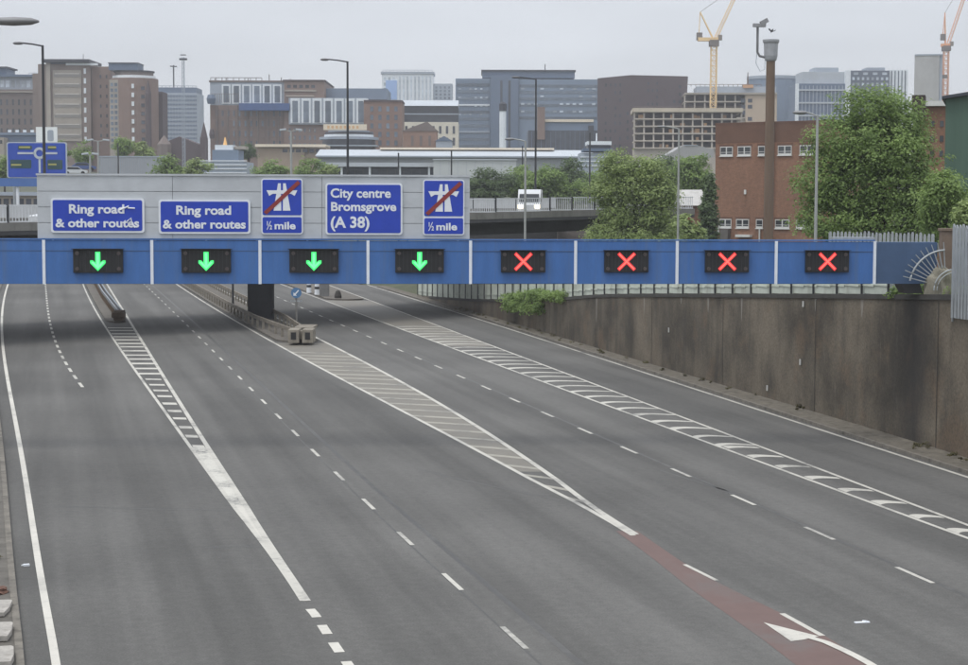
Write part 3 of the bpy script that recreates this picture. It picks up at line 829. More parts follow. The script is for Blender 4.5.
# ------------------------------------------------------------------ gantry
GA, GB = at(44, 263, 66.6), at(875, 263, 68.6)
GRZ = atan2(GB.y - GA.y, GB.x - GA.x)
GDIR = Vector((cos(GRZ), sin(GRZ), 0)); GN = Vector((sin(GRZ), -cos(GRZ), 0))
GO = Vector((GA.x, GA.y, 0))
def G(px, py, off=0.0):
    """local x, z on the gantry's front plane (moved off metres towards the camera)"""
    o = GO + GN * off; d = ray(px, py); c = Vector((0, 0, HC))
    t = (o - c).dot(GN) / d.dot(GN); p = c + d * t
    return (p - o).dot(GDIR), p.z
ZT, ZB = 7.87, 6.27
gan = thing('lane_control_gantry', 'long blue lane control gantry spanning the expressway with grey sign board', 'gantry', GO, GRZ)
DIV = [G(x, 262)[0] for x in (44, 152, 260, 368, 470.5, 575.5, 677, 776, 874.5)]
x_end = G(937, 262)[0]; XS = [DIV[0] - 2 * (DIV[1] - DIV[0]), DIV[0] - (DIV[1] - DIV[0])] + DIV
for i in range(len(XS) - 1):
    o_ = random.uniform(-.006, .006); MB().box(XS[i] + .012, XS[i + 1] - .012, o_, .06, ZB + o_, ZT + random.uniform(-.006, .006)).build('fascia_panel', BLUE, gan)
e = MB().box(XS[-1] + .012, x_end, 0.02, .9, ZB + .0, ZT - .02).build('end_panel', BLUE_D, gan); e['label'] = 'dull grey blue end panel'
for i in range(len(XS) - 1):
    MB().box(XS[i] + .03, XS[i + 1] - .03, -.012, .0, (ZB + ZT) / 2 - .012 + .42, (ZB + ZT) / 2 + .012 + .42).build('seam', BLUE_D, gan)
for i, x in enumerate(XS[1:]):
    MB().box(x - .055, x + .055, -.035, .02, ZB - .012, ZT + .02).build('joint_cover', WSTRIP, gan)
MB().box(XS[0], XS[-1] + .1, .08, 1.15, ZB + .05, ZT - .06).build('beam', BLUE_D, gan)
MB().box(XS[0], XS[-1] + .0, -.03, .25, ZT + .022, ZT + .07).build('top_rail', BLUE, gan)
MB().box(DIV[7] + 2.3, XS[-1] + .1, .3, 1.1, ZT + .075, ZT + .16).build('walkway', STEEL, gan)
# left leg stands on the verge outside the picture, right bracket on the wall
lxp = G(-62, 300)[0]
MB().box(lxp - .45, lxp + .45, .15, 1.05, .05, ZB + .1).build('leg', BLUE_D, gan)
mb = MB(); xb0, xb1 = G(906, 292)[0], G(921, 292)[0]
mb.pxz([(xb0 - .22, ZB + .03), (xb1 - .05, ZB + .03), (xb1 + .1, 5.9), (xb0, 5.9)], .05, .95); mb.build('bracket', BLACK, gan)
MB().box(XS[0], XS[-1], .45, .85, ZB - .03, ZB + .04).build('cable_tray', STEELD, gan)
# grey board above
bx0, bx1 = G(36.5, 208)[0], G(470, 208)[0]; BT = G(253, 176.2)[1]; BB = ZT + .072
mb = MB(); n = 4
for k in range(n):
    z0 = BB + (BT - BB) * k / n; z1 = BB + (BT - BB) * (k + 1) / n
    segs = [bx0, bx0 + (bx1 - bx0) * .31, bx0 + (bx1 - bx0) * .655, bx1]
    for a, b in zip(segs, segs[1:]):
        mb.box(a + .008, b - .008, .10 + random.uniform(-.006, .006), .16, z0 + .010, z1 - .010)
mb.box(bx0 + .02, bx1 - .02, .165, .22, BB, BT - .02)
mb.build('backing_board', BOARD, gan)
MB().box(bx0 - .02, bx1 + .02, .06, .24, BT, BT + .07).build('board_cap', BOARD, gan)
for k in range(9):
    x = bx0 + .4 + (bx1 - bx0 - .8) * k / 8
    MB().tube([(x, .3, BB), (x, .3, BT)], .05, 6).tube([(x, .32, BT - .3), (x, 1.1, ZT - .1)], .04, 6).build('strut', STEEL, gan)
# anti-climb fan
cx, cz = G(944, 287, -.1); mb = MB(); R0 = 1.42
arc = [(cx - R0 * cos(radians(a)) , -.12, cz + R0 * sin(radians(a))) for a in range(10, 94, 7)]
mb.tube(arc, .04, 6)
for a in range(14, 94, 8):
    c, s = cos(radians(a)), sin(radians(a)); mb.tube([(cx - .75 * c, -.12, cz + .75 * s), (cx - (R0 + .3) * c, -.12, cz + (R0 + .3) * s)], [.026, .02], 5)
mb.build('spiked_fan', STEEL, gan)
mb = MB(); mb.tube([(cx + .2 - .8 * cos(radians(a)), -.55, cz - .1 + .8 * sin(radians(a))) for a in range(0, 81, 10)], .03, 6); mb.tube([(cx + .2 - .68 * cos(radians(a)), -.55, cz - .1 + .68 * sin(radians(a))) for a in range(0, 81, 10)], .02, 6)
mb.build('guard_hoop', STEEL, gan)

def gthing(name, label, cat, px, py, group=None, off=.09):
    x, z = G(px, py); q = GO + GDIR * x + GN * off
    return thing(name, label, cat, (q.x, q.y, z), GRZ, group), x, z
# ------------------------------------------------------------------ lane signals
LS = 66.8 / 1800
def signal(px, py, wpx, hpx, on, label):
    r, x, z = gthing('lane_signal', label, 'lane signal', px, py, 'lane control signals', .045)
    w, h = wpx * LS / 2, hpx * LS / 2
    MB().box(-w, w, -.10, .04, -h, h).build('housing', BLACK, r, bevel=.012)
    mb = MB()
    for k in range(1, 12): mb.box(-w + 2 * w * k / 12 - .008, -w + 2 * w * k / 12 + .008, -.112, -.10, -h + .04, h - .04)
    mb.build('louvre', STEELD, r)
    MB().box(-w - .05, w + .05, -.2, .0, h + .002, h + .022).build('hood', BLACK, r)
    for sx in (-1, 1):
        for sz in (-1, 1):
            MB().pxz([(sx * w * .84 + .07 * cos(a * pi / 6), sz * h * .66 + .07 * sin(a * pi / 6)) for a in range(12)], -.13, -.10).build('corner_lamp', M('dead_lamp', (.085, .07, .068), .3, .2, 2), r)
    if on == 'arrow':
        s = h * .98
        pts = [(0, -.86), (.66, -.18), (.66, .06), (.42, .06), (.22, -.14), (.22, .80), (-.22, .80), (-.22, -.14), (-.42, .06), (-.66, .06), (-.66, -.18)]
        MB().pxz([(a * s, b * s) for a, b in pts], -.135, -.11).build('green_arrow', GREEN_ON, r)
        pts = [(0, -.70), (.56, -.12), (.40, -.04), (.11, -.32), (.11, .70), (-.11, .70), (-.11, -.32), (-.40, -.04), (-.56, -.12)]
        MB().pxz([(a * s, b * s) for a, b in pts], -.142, -.137).build('arrow_core', GREEN_CORE, r)
    else:
        s = h * .86
        mb = MB()
        for sg in (-1, 1): mb.obox((0, -.122 - .003 * sg, 0), (2.5 * s, .014, .36 * s), 0, sg * radians(45))
        mb.build('red_cross', RED_ON, r)
        mb = MB()
        for sg in (-1, 1): mb.obox((0, -.139 - .003 * sg, 0), (2.3 * s, .01, .13 * s), 0, sg * radians(45))
        mb.build('cross_core', RED_CORE, r)
    return r
for px, lab in ((98.5, 'black lane signal showing a green down arrow, below the left Ring road sign'), (206.5, 'black lane signal showing a green down arrow, below the second Ring road sign'), (314, 'black lane signal showing a green down arrow, just left of the City centre sign'), (419.5, 'black lane signal showing a green down arrow, below the rightmost half mile sign')):
    signal(px, 261, 49, 23.5, 'arrow', lab)
for px, lab in ((523, 'black lane signal showing a red cross, leftmost of the four crosses'), (626, 'black lane signal showing a red cross, second cross from the left'), (726.5, 'black lane signal showing a red cross, in front of the tall brown mast'), (826.5, 'black lane signal showing a red cross, nearest the gantry end by the big tree')):
    signal(px, 261.5, 45, 22, 'cross', lab)

# ------------------------------------------------------------------ direction signs on the board
def sign(px0, px1, py0, py1, label, name='direction_sign', cat='road sign', group=None):
    r, x, z = gthing(name, label, cat, (px0 + px1) / 2, (py0 + py1) / 2, group, -.02)
    a, zt = G(px0, py0); b, zb = G(px1, py1); w, h = (b - a) / 2, (zt - zb) / 2
    MB().pxz(rrect(-w, w, -h, h, .11), 0, .06).build('border', WHITE, r)
    return r, w, h
for k, (a, b, t, bt, lab) in enumerate(((50.5, 144.5, 198, 233, 'blue sign reading Ring road & other routes, with white graffiti on its right side'), (158.5, 250.5, 199.5, 234, 'clean blue sign reading Ring road & other routes, right of the graffitied one'))):
    r, w, h = sign(a, b, t, bt, lab, group='ring road signs')
    MB().pxz(rrect(-w + .075, w - .075, -h + .075, h - .075, .07), -.012, .001).build('panel', SIGNBLUE, r)
    u = LS
    if k == 0: c = 97.5
    else: c = 204.5
    fit_text('Ring road', -28 * u, 26.5 * u, 1.2 * u + .04, 9.0 * u, WHITE, r, -.02, .042)
    fit_text('& other routes', -41.5 * u, 41 * u, -12.6 * u + .04, 8.6 * u, WHITE, r, -.02, .042)
    if k == 0:
        mb = MB()
        mb.tube([(22 * u, -.03, 5.5 * u), (27 * u, -.03, 7.5 * u), (31 * u, -.03, 9.5 * u), (30 * u, -.03, 7.6 * u), (37 * u, -.03, 7.2 * u)], .03, 6)
        mb.tube([(29 * u, -.03, -6 * u), (33 * u, -.03, -2.5 * u), (34 * u, -.03, -9 * u), (37 * u, -.03, -12 * u)], .028, 6)
        mb.build('graffiti', WHITE, r)
def end_motorway(a, b, t, bt, lab):
    r, w, h = sign(a, b, t, bt, lab, 'end_of_motorway_sign', 'road sign', 'end of motorway signs')
    gap = h - 2 * h * .675
    MB().pxz(rrect(-w + .05, w - .05, gap + .035, h - .05, .06), -.012, .001).build('panel', SIGNBLUE, r)
    MB().pxz(rrect(-w + .05, w - .05, -h + .05, gap - .035, .06), -.012, .001).build('distance_plate', SIGNBLUE, r)
    S = (w - .06) * 2; zc = (gap + h) / 2; H = (h - gap - .1)
    def q(u, v): return ((u - .5) * S, zc + (.5 - v) * H)
    mb = MB()
    mb.pxz([q(.28, .88), q(.48, .88), q(.47, .10), q(.40, .10)], -.022, -.013)
    mb.pxz([q(.72, .88), q(.52, .88), q(.53, .10), q(.60, .10)], -.022, -.013)
    mb.pxz([q(.10, .30), q(.90, .30), q(.83, .46), q(.74, .40), q(.26, .40), q(.17, .46)], -.027, -.024)
    mb.build('motorway_symbol', WHITE, r)
    MB().pxz([q(.02, .92), q(.10, .99), q(.98, .10), q(.91, .02)], -.036, -.030).build('red_bar', SIGNRED, r)
    u = LS; zb0 = -h + .05 + 4.0 * u
    fit_text('½', -15.5 * u, -10 * u, zb0 - .3 * u, 8.5 * u, WHITE, r, -.02, .02)
    fit_text('mile', -7.5 * u, 13.5 * u, zb0, 7.4 * u, WHITE, r, -.02, .042)
end_motorway(261, 303, 178.5, 234.5, 'end of motorway sign with half mile plate, left of the City centre sign')
end_motorway(423, 464.5, 179.5, 235.5, 'end of motorway sign with half mile plate, at the right end of the board')
r, w, h = sign(325.5, 402.5, 183, 235, 'blue sign reading City centre Bromsgrove (A38) in the middle of the board')
MB().pxz(rrect(-w + .065, w - .065, -h + .065, h - .065, .07), -.012, .001).build('panel', SIGNBLUE, r)
u = LS
fit_text('City centre', -33.5 * u, 27 * u, 11.5 * u, 9.2 * u, WHITE, r, -.02, .038)
fit_text('Bromsgrove', -33 * u, 32.5 * u, -1.8 * u, 8.8 * u, WHITE, r, -.02, .042)
fit_text('(A 38)', -33.5 * u, 5.5 * u, -18.6 * u, 11.2 * u, WHITE, r, -.02, .042)

# ------------------------------------------------------------------ barriers in the reserves
def rail_barrier(name, label, L, R, yn, yf, n0, n1, f0, f1, run, mat, endmat, term, group, top=.82):
    """two rails that open out from fractions n0, n1 of the island's width at the nose to f0, f1"""
    l, r = xat(L), xat(R)
    p0 = Vector((l(yn) + (r(yn) - l(yn)) * (n0 + n1) / 2, yn, .13)); root = thing(name, label, 'barrier', p0, 0, group)
    y = yn; lines = ([], [])
    while y <= yf:
        t = min(1, (y - yn) / run); w = r(y) - l(y)
        lines[0].append(Vector((l(y) + w * (n0 + (f0 - n0) * t), y, .13)) - p0); lines[1].append(Vector((l(y) + w * (n1 + (f1 - n1) * t), y, .13)) - p0); y += 2.4
    for ln in lines:
        mb = MB()
        for i in range(len(ln) - 1):
            a, b = ln[i], ln[i + 1]; m = (a + b) / 2; an = atan2((b - a).y, (b - a).x); le = (b - a).length
            mb.obox((m.x, m.y, top - .13), (le + .02, .12, .26), an)
        mb.build('rail', mat, root)
        proto = None
        for i, a in enumerate(ln[:38]):
            if proto is None: proto = MB().box(-.08, .08, -.05, .05, 0, top - .1).build('post', endmat, root); o = proto
            else: o = proto.copy(); COL.objects.link(o); o.parent = root
            o.location = a + Vector((.0, .02, 0))
    mb = MB()
    if term:
        for sx in (-.46, .46): mb.box(sx - .36, sx + .36, -1.2, .6, .02, .9)
        mb.box(-.80, .80, -.7, .3, .2, .78)
        e = mb.build('terminal', endmat, root, bevel=.05)
        for sx in (-.46, .46): MB().box(sx - .17, sx + .17, -1.215, -1.15, .25, .72).build('socket', BLACK, e)
        MB().pyz([(.6, .91), (4.2, .88), (4.2, .76), (.6, .6)], -.62, .62).build('ramp_plate', mat, root)
    else:
        mb.box(-.36, .36, -.7, .4, .0, .80); mb.box(-.48, .48, -.9, .0, .25, .66); mb.build('terminal', endmat, root, bevel=.08)
    return root
RUSTEND = M('rusted_terminal', (0.17, 0.125, 0.09), 0.9, 0.3, 2, dirt=(.08, .06, .045))
BLUERAIL = M('blue_grey_rail', (0.215, 0.235, 0.26), 0.6, 0.25, 1.0, dirt=(.08, .085, .09))
rail_barrier('crash_barrier', 'narrow blue grey crash barrier ending in a rusty box, on the left island', I1L, I1R, gnd(118, 322).y, 228, .56, .70, .46, .60, 30, BLUERAIL, RUSTEND, False, 'crash barriers')
ENDC = M('weathered_end_block', (0.25, 0.225, 0.185), 0.85, 0.3, 1.5, dirt=(.10, .085, .065), dirt_amt=.8)
rail_barrier('crash_barrier', 'weathered beige crash barrier ending in a twin-socket block, on the middle island', I2L, I2R, gnd(306, 344).y, 228, .38, .62, .16, .80, 16, RAIL, ENDC, True, 'crash barriers')
# keep-left sign at the barrier's end
p = gnd(296.5, 330.0); p.z = .13; s = p.y / 1800
r = thing('keep_left_sign', 'round blue arrow sign on a grey post beside the beige barrier end', 'road sign', p)
MB().tube([(0, 0, 0), (0, 0, 40 * s)], .075, 10).build('post', M('post_grey', (.17, .165, .155), .7, .2, 2), r)
d = MB().pxz([(.5 * 10.5 * s * cos(a * pi / 14), 35.5 * s + .5 * 10.5 * s * sin(a * pi / 14)) for a in range(28)], -.11, -.08); d.build('disc', M('disc_blue', (.08, .19, .36), .5, .15, 2), r)
k = 5.2 * s
MB().pxz([(-.55 * k, 35.5 * s - .55 * k), (.1 * k, 35.5 * s - .55 * k), (-.08 * k, 35.5 * s - .3 * k), (.55 * k, 35.5 * s + .42 * k), (.38 * k, 35.5 * s + .6 * k), (-.26 * k, 35.5 * s - .12 * k), (-.5 * k, 35.5 * s + .1 * k)], -.125, -.113).build('arrow', WHITE, r)
MB().box(-.42, .42, -.06, .06, 26.5 * s, 28 * s).build('crossbar', STEEL, r)
p = gnd(233, 309); p.z = .13
r = MB().tube([(0, 0, 0), (0, 0, 4.2)], [.10, .08], 8).build('marker_post', STEELD); r.location = p; tag(r, 'slim dark post between the beige barrier and the bridge pier', 'post')
# small kerbed nose with posts and a cabinet far under the gantry
pn = gnd(322, 297)
for px, py, c, lab in ((309, 294, WHITE, 'white marker bollard, left one on the far kerbed nose'), (317, 296, WHITE, 'white marker bollard beside the grey cabinet on the far nose')):
    p = gnd(px, py); t = thing('bollard', lab, 'bollard', (p.x, p.y, .13), 0, 'marker bollards')
    MB().tube([(0, 0, 0), (0, 0, 1.35)], [.26, .20], 10).build('body', c, t); MB().tube([(0, 0, .55), (0, 0, .8)], .245, 10).build('band', STEELD, t)
p = gnd(324.5, 297.5); t = MB().box(-.45, .45, -.3, .3, 0, 1.5).box(-.5, .5, -.35, .35, 1.503, 1.58).build('cabinet', M('cabinet_grey', (.19, .19, .19), .7, .2, 2)); t.location = (p.x, p.y, .13); tag(t, 'grey roadside cabinet on the far kerbed nose', 'cabinet')
p = gnd(338, 299.5); t = MB().lathe([(.34, 0), (.36, .35), (.22, .8), (.05, .92)], 10).build('traffic_cone', M('cone_dark', (.06, .055, .05), .8, .2, 2)); t.location = (p.x, p.y, .0); tag(t, 'squat dark cone at the tip of the far kerbed nose', 'cone')

# ------------------------------------------------------------------ flyover bridge behind the gantry
BP = [(-420, 106), (-200, 115), (0, 127), (140, 134.5), (262, 142.5), (420, 155.5), (520, 166), (622, 177)]
BL = smooth_line([Vector((at(a, 203, Y).x, Y, 0)) for a, Y in BP], 3.0)
def bz(p): return float(np.interp(p.y, [100, 127, 166, 177], [7.3, 7.55, 8.30, 8.4]))
bridge = thing('flyover_bridge', 'dark concrete flyover crossing the expressway behind the gantry', 'bridge', (BL[0].x, BL[0].y, 0))
bo = Vector((BL[0].x, BL[0].y, 0)); HWB = 8.8
def sweep(mb, prof):
    """prof: (lateral offset, height above the deck edge's underside); closed"""
    ring = []
    for i, p in enumerate(BL):
        t = BL[min(i + 1, len(BL) - 1)] - BL[max(i - 1, 0)]; t.normalize(); n = Vector((t.y, -t.x, 0))
        ring.append([p + n * a - bo + Vector((0, 0, bz(p) + b)) for a, b in prof])
    for i in range(len(ring) - 1):
        for k in range(len(prof)):
            j = (k + 1) % len(prof); mb.poly([ring[i][k], ring[i][j], ring[i + 1][j], ring[i + 1][k]])
    mb.poly(ring[0]); mb.poly(ring[-1])
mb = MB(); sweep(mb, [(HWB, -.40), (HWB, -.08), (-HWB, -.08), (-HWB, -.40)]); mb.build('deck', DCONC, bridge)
for sg in (1, -1):
    mb = MB(); sweep(mb, [(sg * (HWB + .02), -.12), (sg * (HWB + .02), .42), (sg * (HWB - .5), .42), (sg * (HWB - .5), -.12)]); mb.build('kerb_edge', M('bridge_edge', (.20, .195, .18), .9, .2, .7, dirt=(.08, .075, .07)), bridge)
for o_ in (6.0, 2.0, -2.0, -6.0):
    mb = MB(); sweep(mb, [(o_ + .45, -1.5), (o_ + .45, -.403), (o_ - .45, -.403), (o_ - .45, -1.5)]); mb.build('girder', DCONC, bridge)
def parapet(side, mat, hgt, post_step, solid):
    mbp = MB(); mbr = MB(); q0 = None
    ln = offset(BL, side)
    for i, p in enumerate(ln):
        z = bz(BL[i]) + .42
        if q0 is not None:
            a = atan2(p.y - q0.y, p.x - q0.x); L = (Vector((p.x, p.y, 0)) - Vector((q0.x, q0.y, 0))).length
            m = (p + q0) / 2 - bo; zz = z
            if solid: mbr.obox((m.x, m.y, zz + hgt / 2), (L + .01, .1, hgt), a)
            else:
                for f in (.04, .97): mbr.obox((m.x, m.y, zz + hgt * f), (L, .07, .08), a)
                nb = int(L / .24)
                for k in range(nb):
                    q = q0.lerp(p, (k + .5) / nb) - bo; mbr.obox((q.x, q.y, zz + hgt / 2), (.05, .03, hgt), a)
            q = q0 - bo; q_ = MB().obox((0, 0, hgt / 2), (.13, .15, hgt + .06), a).build('post', STEELD, bridge); q_.location = (q.x, q.y, zz)
        q0 = p
    mbr.build('parapet', mat, bridge)
parapet(HWB - .2, M('parapet_pale', (.66, .68, .70), .6, .12, 1, dirt=(.45, .45, .45)), 1.12, 3, False)
parapet(-HWB + .2, M('parapet_far', (.56, .57, .58), .7, .12, 1), 1.0, 3, True)
# road surface on the bridge
mb = MB(); sweep(mb, [(HWB - .6, -.076), (HWB - .6, -.06), (-HWB + .6, -.06), (-HWB + .6, -.076)]); mb.build('carriageway', M('bridge_asphalt', (.17, .165, .155), .9, .15, 1), bridge)
# piers: the visible one stands in the middle reserve
for px, Y, w in ((261, 141.5, 1.95), (-150, 118, 1.8)):
    p = at(px, 300, Y) - bo
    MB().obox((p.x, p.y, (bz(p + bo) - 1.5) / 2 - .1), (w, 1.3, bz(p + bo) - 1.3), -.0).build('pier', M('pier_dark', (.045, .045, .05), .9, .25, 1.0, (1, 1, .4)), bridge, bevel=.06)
# abutment bank under the right end
p = at(575, 235, 186) - bo
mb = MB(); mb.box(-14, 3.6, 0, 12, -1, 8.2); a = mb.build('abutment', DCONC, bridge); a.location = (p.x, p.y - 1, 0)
mb = MB(); mb.pyz([(0, 3.2), (-3.2, 3.2), (-1.5, 7.0), (0, 7.0)], -1.6, 1.6); a = mb.build('bank', M('bank_stone', (.10, .088, .08), .95, .2, 1), bridge); a.location = (p.x - .3, p.y - 1.01, 0)
# ------------------------------------------------------------------ buildings
class Bld:
    """a building at its real distance; sizes are read off the photo at that distance"""
    def __init__(s, name, label, cat, pxc, Z, yaw=0.0, group=None, base=None):
        s.Z = Z; s.k = Z / 1800.0; s.pxc = pxc; p = at(pxc, 203, Z)
        s.z0 = (hill(Z) - 1.0) if base is None else base
        s.root = thing(name, label, cat, (p.x, Z, s.z0), radians(yaw), group); s.c = cos(radians(yaw))
    def x(s, px): return (px - s.pxc) * s.k / s.c
    def z(s, py): return 9.3 + (203 - py) * s.k - s.z0
    def box(s, part, a, b, t, bt, d0, d1, mat, parent=None, bevel=0.0):
        return MB().box(s.x(a), s.x(b), d0, d1, 0.0 if bt is None else s.z(bt), s.z(t)).build(part, mat, parent or s.root, bevel=bevel)
    def wins(s, part, a, b, t, bt, cols, rows, fw, fh, mat, d0, skip=0.0, proud=.07, frame=None, seed=1):
        rr = random.Random(seed); cw, ch = (s.x(b) - s.x(a)) / cols, (s.z(t) - s.z(bt)) / rows
        w, h = cw * fw / 2, ch * fh / 2
        mb = MB().box(-w, w, -proud, .05, -h, h); me = mb.mesh(part, mat)
        for j in range(rows):
            for i in range(cols):
                if rr.random() < skip: continue
                o = obj(part, me, s.root); o.location = (s.x(a) + cw * (i + .5), d0, s.z(bt) + ch * (j + .5))
    def bands(s, part, a, b, t, bt, rows, fh, mat, d0, proud=.12):
        ch = (s.z(t) - s.z(bt)) / rows; h = ch * fh / 2
        me = MB().box(s.x(a), s.x(b), -proud, .05, -h, h).mesh(part, mat)
        for j in range(rows):
            o = obj(part, me, s.root); o.location = (0, d0, s.z(bt) + ch * (j + .5))
    def sidewins(s, part, px, d0, d1, t, bt, cols, rows, fw, fh, mat, sgn=1, proud=.07):
        cw, ch = (d1 - d0) / cols, (s.z(t) - s.z(bt)) / rows; w, h = cw * fw / 2, ch * fh / 2
        me = MB().box(-.05 if sgn > 0 else -proud, proud if sgn > 0 else .05, -w, w, -h, h).mesh(part, mat)
        for j in range(rows):
            for i in range(cols):
                o = obj(part, me, s.root); o.location = (s.x(px), d0 + cw * (i + .5), s.z(bt) + ch * (j + .5))
    def rail(s, part, a, b, t, bt, d0, n, mat, r=.09):
        mb = MB()
        for k in range(n + 1):
            x = s.x(a) + (s.x(b) - s.x(a)) * k / n; mb.tube([(x, d0, s.z(bt)), (x, d0, s.z(t))], r, 5)
        mb.tube([(s.x(a), d0, s.z(t)), (s.x(b), d0, s.z(t))], r, 5); return mb.build(part, mat, s.root)

FB1 = M('far_brick_brown', V(122, 110, 104), .9, .14, .12, dirt=V(106, 96, 92)); FB2 = M('far_brick_red', V(122, 104, 96), .9, .14, .12, dirt=V(106, 92, 87))
FB3 = M('far_brick_grey', V(108, 98, 94), .9, .12, .12); FB4 = M('far_dark_brown', V(82, 72, 74), .9, .08, .1)
FSTONE = M('far_stone', V(150, 143, 134), .9, .14, .1, dirt=V(128, 120, 112)); FWHITE = M('far_white', V(205, 210, 214), .8, .10, .1); FGREY = M('far_grey', V(148, 156, 166), .8, .10, .1)
FBG = M('far_blue_grey', V(108, 122, 140), .6, .12, .06); FBG2 = M('far_blue_grey_deep', V(88, 102, 122), .6, .12, .06)
FCONC = M('far_concrete', V(168, 160, 150), .9, .12, .1, dirt=V(142, 134, 124)); FDARK = M('far_dark', V(62, 64, 70), .8, .15, .1)
WG = glass('far_glass', V(92, 102, 114), .2); WGD = glass('far_glass_dark', V(58, 62, 70), .2); WGL = glass('far_glass_pale', V(160, 168, 176), .25)
ROOFL = M('pale_roof', V(166, 172, 178), .7, .10, .1, dirt=V(160, 160, 158)); ROOFC = M('cream_roof', V(205, 194, 176), .8, .10, .2); TAN2 = M('tan_wall', V(150, 135, 120), .9, .12, .2)

# hospital wing at the far left
b = Bld('hospital_block', 'grey brown brick hospital wing with setback glass top, cut by the left edge', 'building', 10, 640)
b.box('wall', -60, 42, 92, None, 0, 26, FB3); b.box('upper_storey', -60, 33, 79, 92, 3, 24, FGREY); b.box('roof_slab', -60, 34, 77, 79.3, 1.5, 26, FBG2); b.box('plant_room', -40, 4, 70, 77, 6, 18, FBG2); b.box('roof_slab', -42, 6, 68.5, 70, 5, 19, FDARK)
b.bands('ledge', -60, 42, 96, 93, 1, .4, FSTONE, 0, .5); b.wins('window', -6, 41, 100, 138, 8, 4, .32, .6, WGD, 0); b.wins('window', -6, 31, 81, 91, 7, 1, .7, .7, WGL, 3)
b.rail('roof_railing', 28, 41, 75, 79, 4, 5, FGREY)
b = Bld('hospital_tower', 'broad brown brick tower with pale window bands and a flat roof canopy', 'building', 72, 610, 0)
b.box('wall', 40, 92, 67, None, 0, 24, FB1); b.box('side_wall', 92.2, 111, 69, None, 1.5, 25, FB2); b.box('pilaster', 48.5, 52.5, 66, None, -.7, .3, FSTONE); b.box('annex', 33, 40, 76, None, 2, 20, FB1)
b.box('roof_canopy', 45, 92, 62.5, 65.2, -2, 18, FDARK); b.box('roof_storey', 50, 82, 65.2, 67.05, 1, 16, FBG2); b.box('roof_rim', 68, 99, 66.0, 68.2, -.5, 1.2, FWHITE)
b.box('window_bay', 55, 83, 73, 143, -.35, .2, FSTONE)
b.bands('window_band', 56, 82.5, 73, 143, 7, .34, M('band_glass', V(128, 124, 120), .4, .15, .3), -.35, .12); b.bands('spandrel', 57, 81, 71.5, 141.5, 7, .10, M('band_pale', V(176, 172, 166), .8, .2, .4), -.35, .2)
b.wins('stair_window', 84.5, 88.5, 69, 146, 1, 8, .55, .55, FWHITE, 0, 0, .2); b.wins('window', 98, 110, 74, 142, 2, 7, .28, .34, WGD, 1.5)
b.rail('roof_railing', 69, 84, 63.4, 66, 0, 8, FWHITE, .07); MB().tube([(b.x(82.5), 4, b.z(65)), (b.x(82.5), 4, b.z(56))], .1, 5).build('aerial', FDARK, b.root)
# rounded tower
b = Bld('rounded_tower', 'rounded brown tower with a white cornice and stepped drum roof', 'building', 131, 600)
R = b.x(155) - b.x(131)
def drum(part, r, t, bt, mat): return MB().lathe([(r, b.z(bt) if bt else 0), (r, b.z(t))], 20, (0, R, 0)).build(part, mat, b.root)
drum('wall', R - .0, 80, None, FB2); drum('cornice', R - .8, 77.2, 80, FWHITE); drum('upper_drum', R - 1.6, 73.5, 77.2, FB3); drum('cornice', R - 1.2, 72.2, 73.5, FDARK)
b.box('plant_room', 109, 138, 65.5, 72.2, 2, 12, FBG2); b.box('roof_slab', 108.5, 138.5, 64.8, 65.5, 1.7, 12.4, FDARK)
b.box('window_bay', 110, 123, 82, None, 1.2, 3, FSTONE); b.wins('window', 110.5, 122.5, 84, 150, 3, 12, .7, .6, WG, 1.2)
b.wins('stair_window', 132, 136, 84, 145, 1, 7, .6, .5, FWHITE, .1, 0, .25); b.wins('window', 140, 147, 86, 145, 1, 7, .5, .4, WGD, .9)
b.box('side_wing', 147, 158, 92, None, 10, 20, FB4)
b = Bld('church_spire', 'small dark spire rising beside the rounded tower', 'spire', 151, 590)
MB().lathe([(1.0, 0), (1.0, b.z(96)), (.1, b.z(83))], 6, (0, -3, 0)).build('spire', FB4, b.root)
# slab tower with masts
b = Bld('office_tower', 'pale blue grey banded office tower carrying rooftop masts', 'building', 178, 850)
b.box('wall', 157.5, 198, 95, None, 0, 20, FGREY); b.box('plant_room', 158.5, 197, 89.5, 95, 1, 18, FBG2); b.bands('window_band', 158, 197.5, 96, 146, 12, .42, FBG2, 0, .15); b.wins('mullion', 158, 197.5, 96, 146, 14, 1, .1, .98, FGREY, 0, 0, .22)
b.rail('roof_railing', 159, 197, 88, 89.5, 1, 10, FBG2, .1)
m = MB(); m.tube([(b.x(173), 5, b.z(89.5)), (b.x(173), 5, b.z(67))], .35, 6); m.tube([(b.x(169.5), 5, b.z(68)), (b.x(176.5), 5, b.z(68.3))], .3, 5); m.build('mast', FDARK, b.root)
r = thing('radio_mast', 'tall thin pale mast in front of the pale blue office tower', 'mast', (*at(184.5, 203, 520).xy, hill(520) - .5)); k = 520 / 1800
m = MB(); zt = 9.3 + (203 - 58) * k - hill(520)
for sx, sy in ((-.4, -.3), (.4, -.3), (0, .4)): m.tube([(sx, sy, 0), (sx * .8, sy * .8, zt)], .09, 5)
for j in range(28):
    z = zt * j / 28; m.tube([(-.4, -.3, z), (.4, -.3, z + zt / 28)], .05, 4)
m.build('lattice', FGREY, r); MB().obox((0, 0, zt - .6), (2.2, .8, .5)).obox((0, 0, zt + .6), (1.6, .3, .25)).build('aerial_head', FDARK, r)
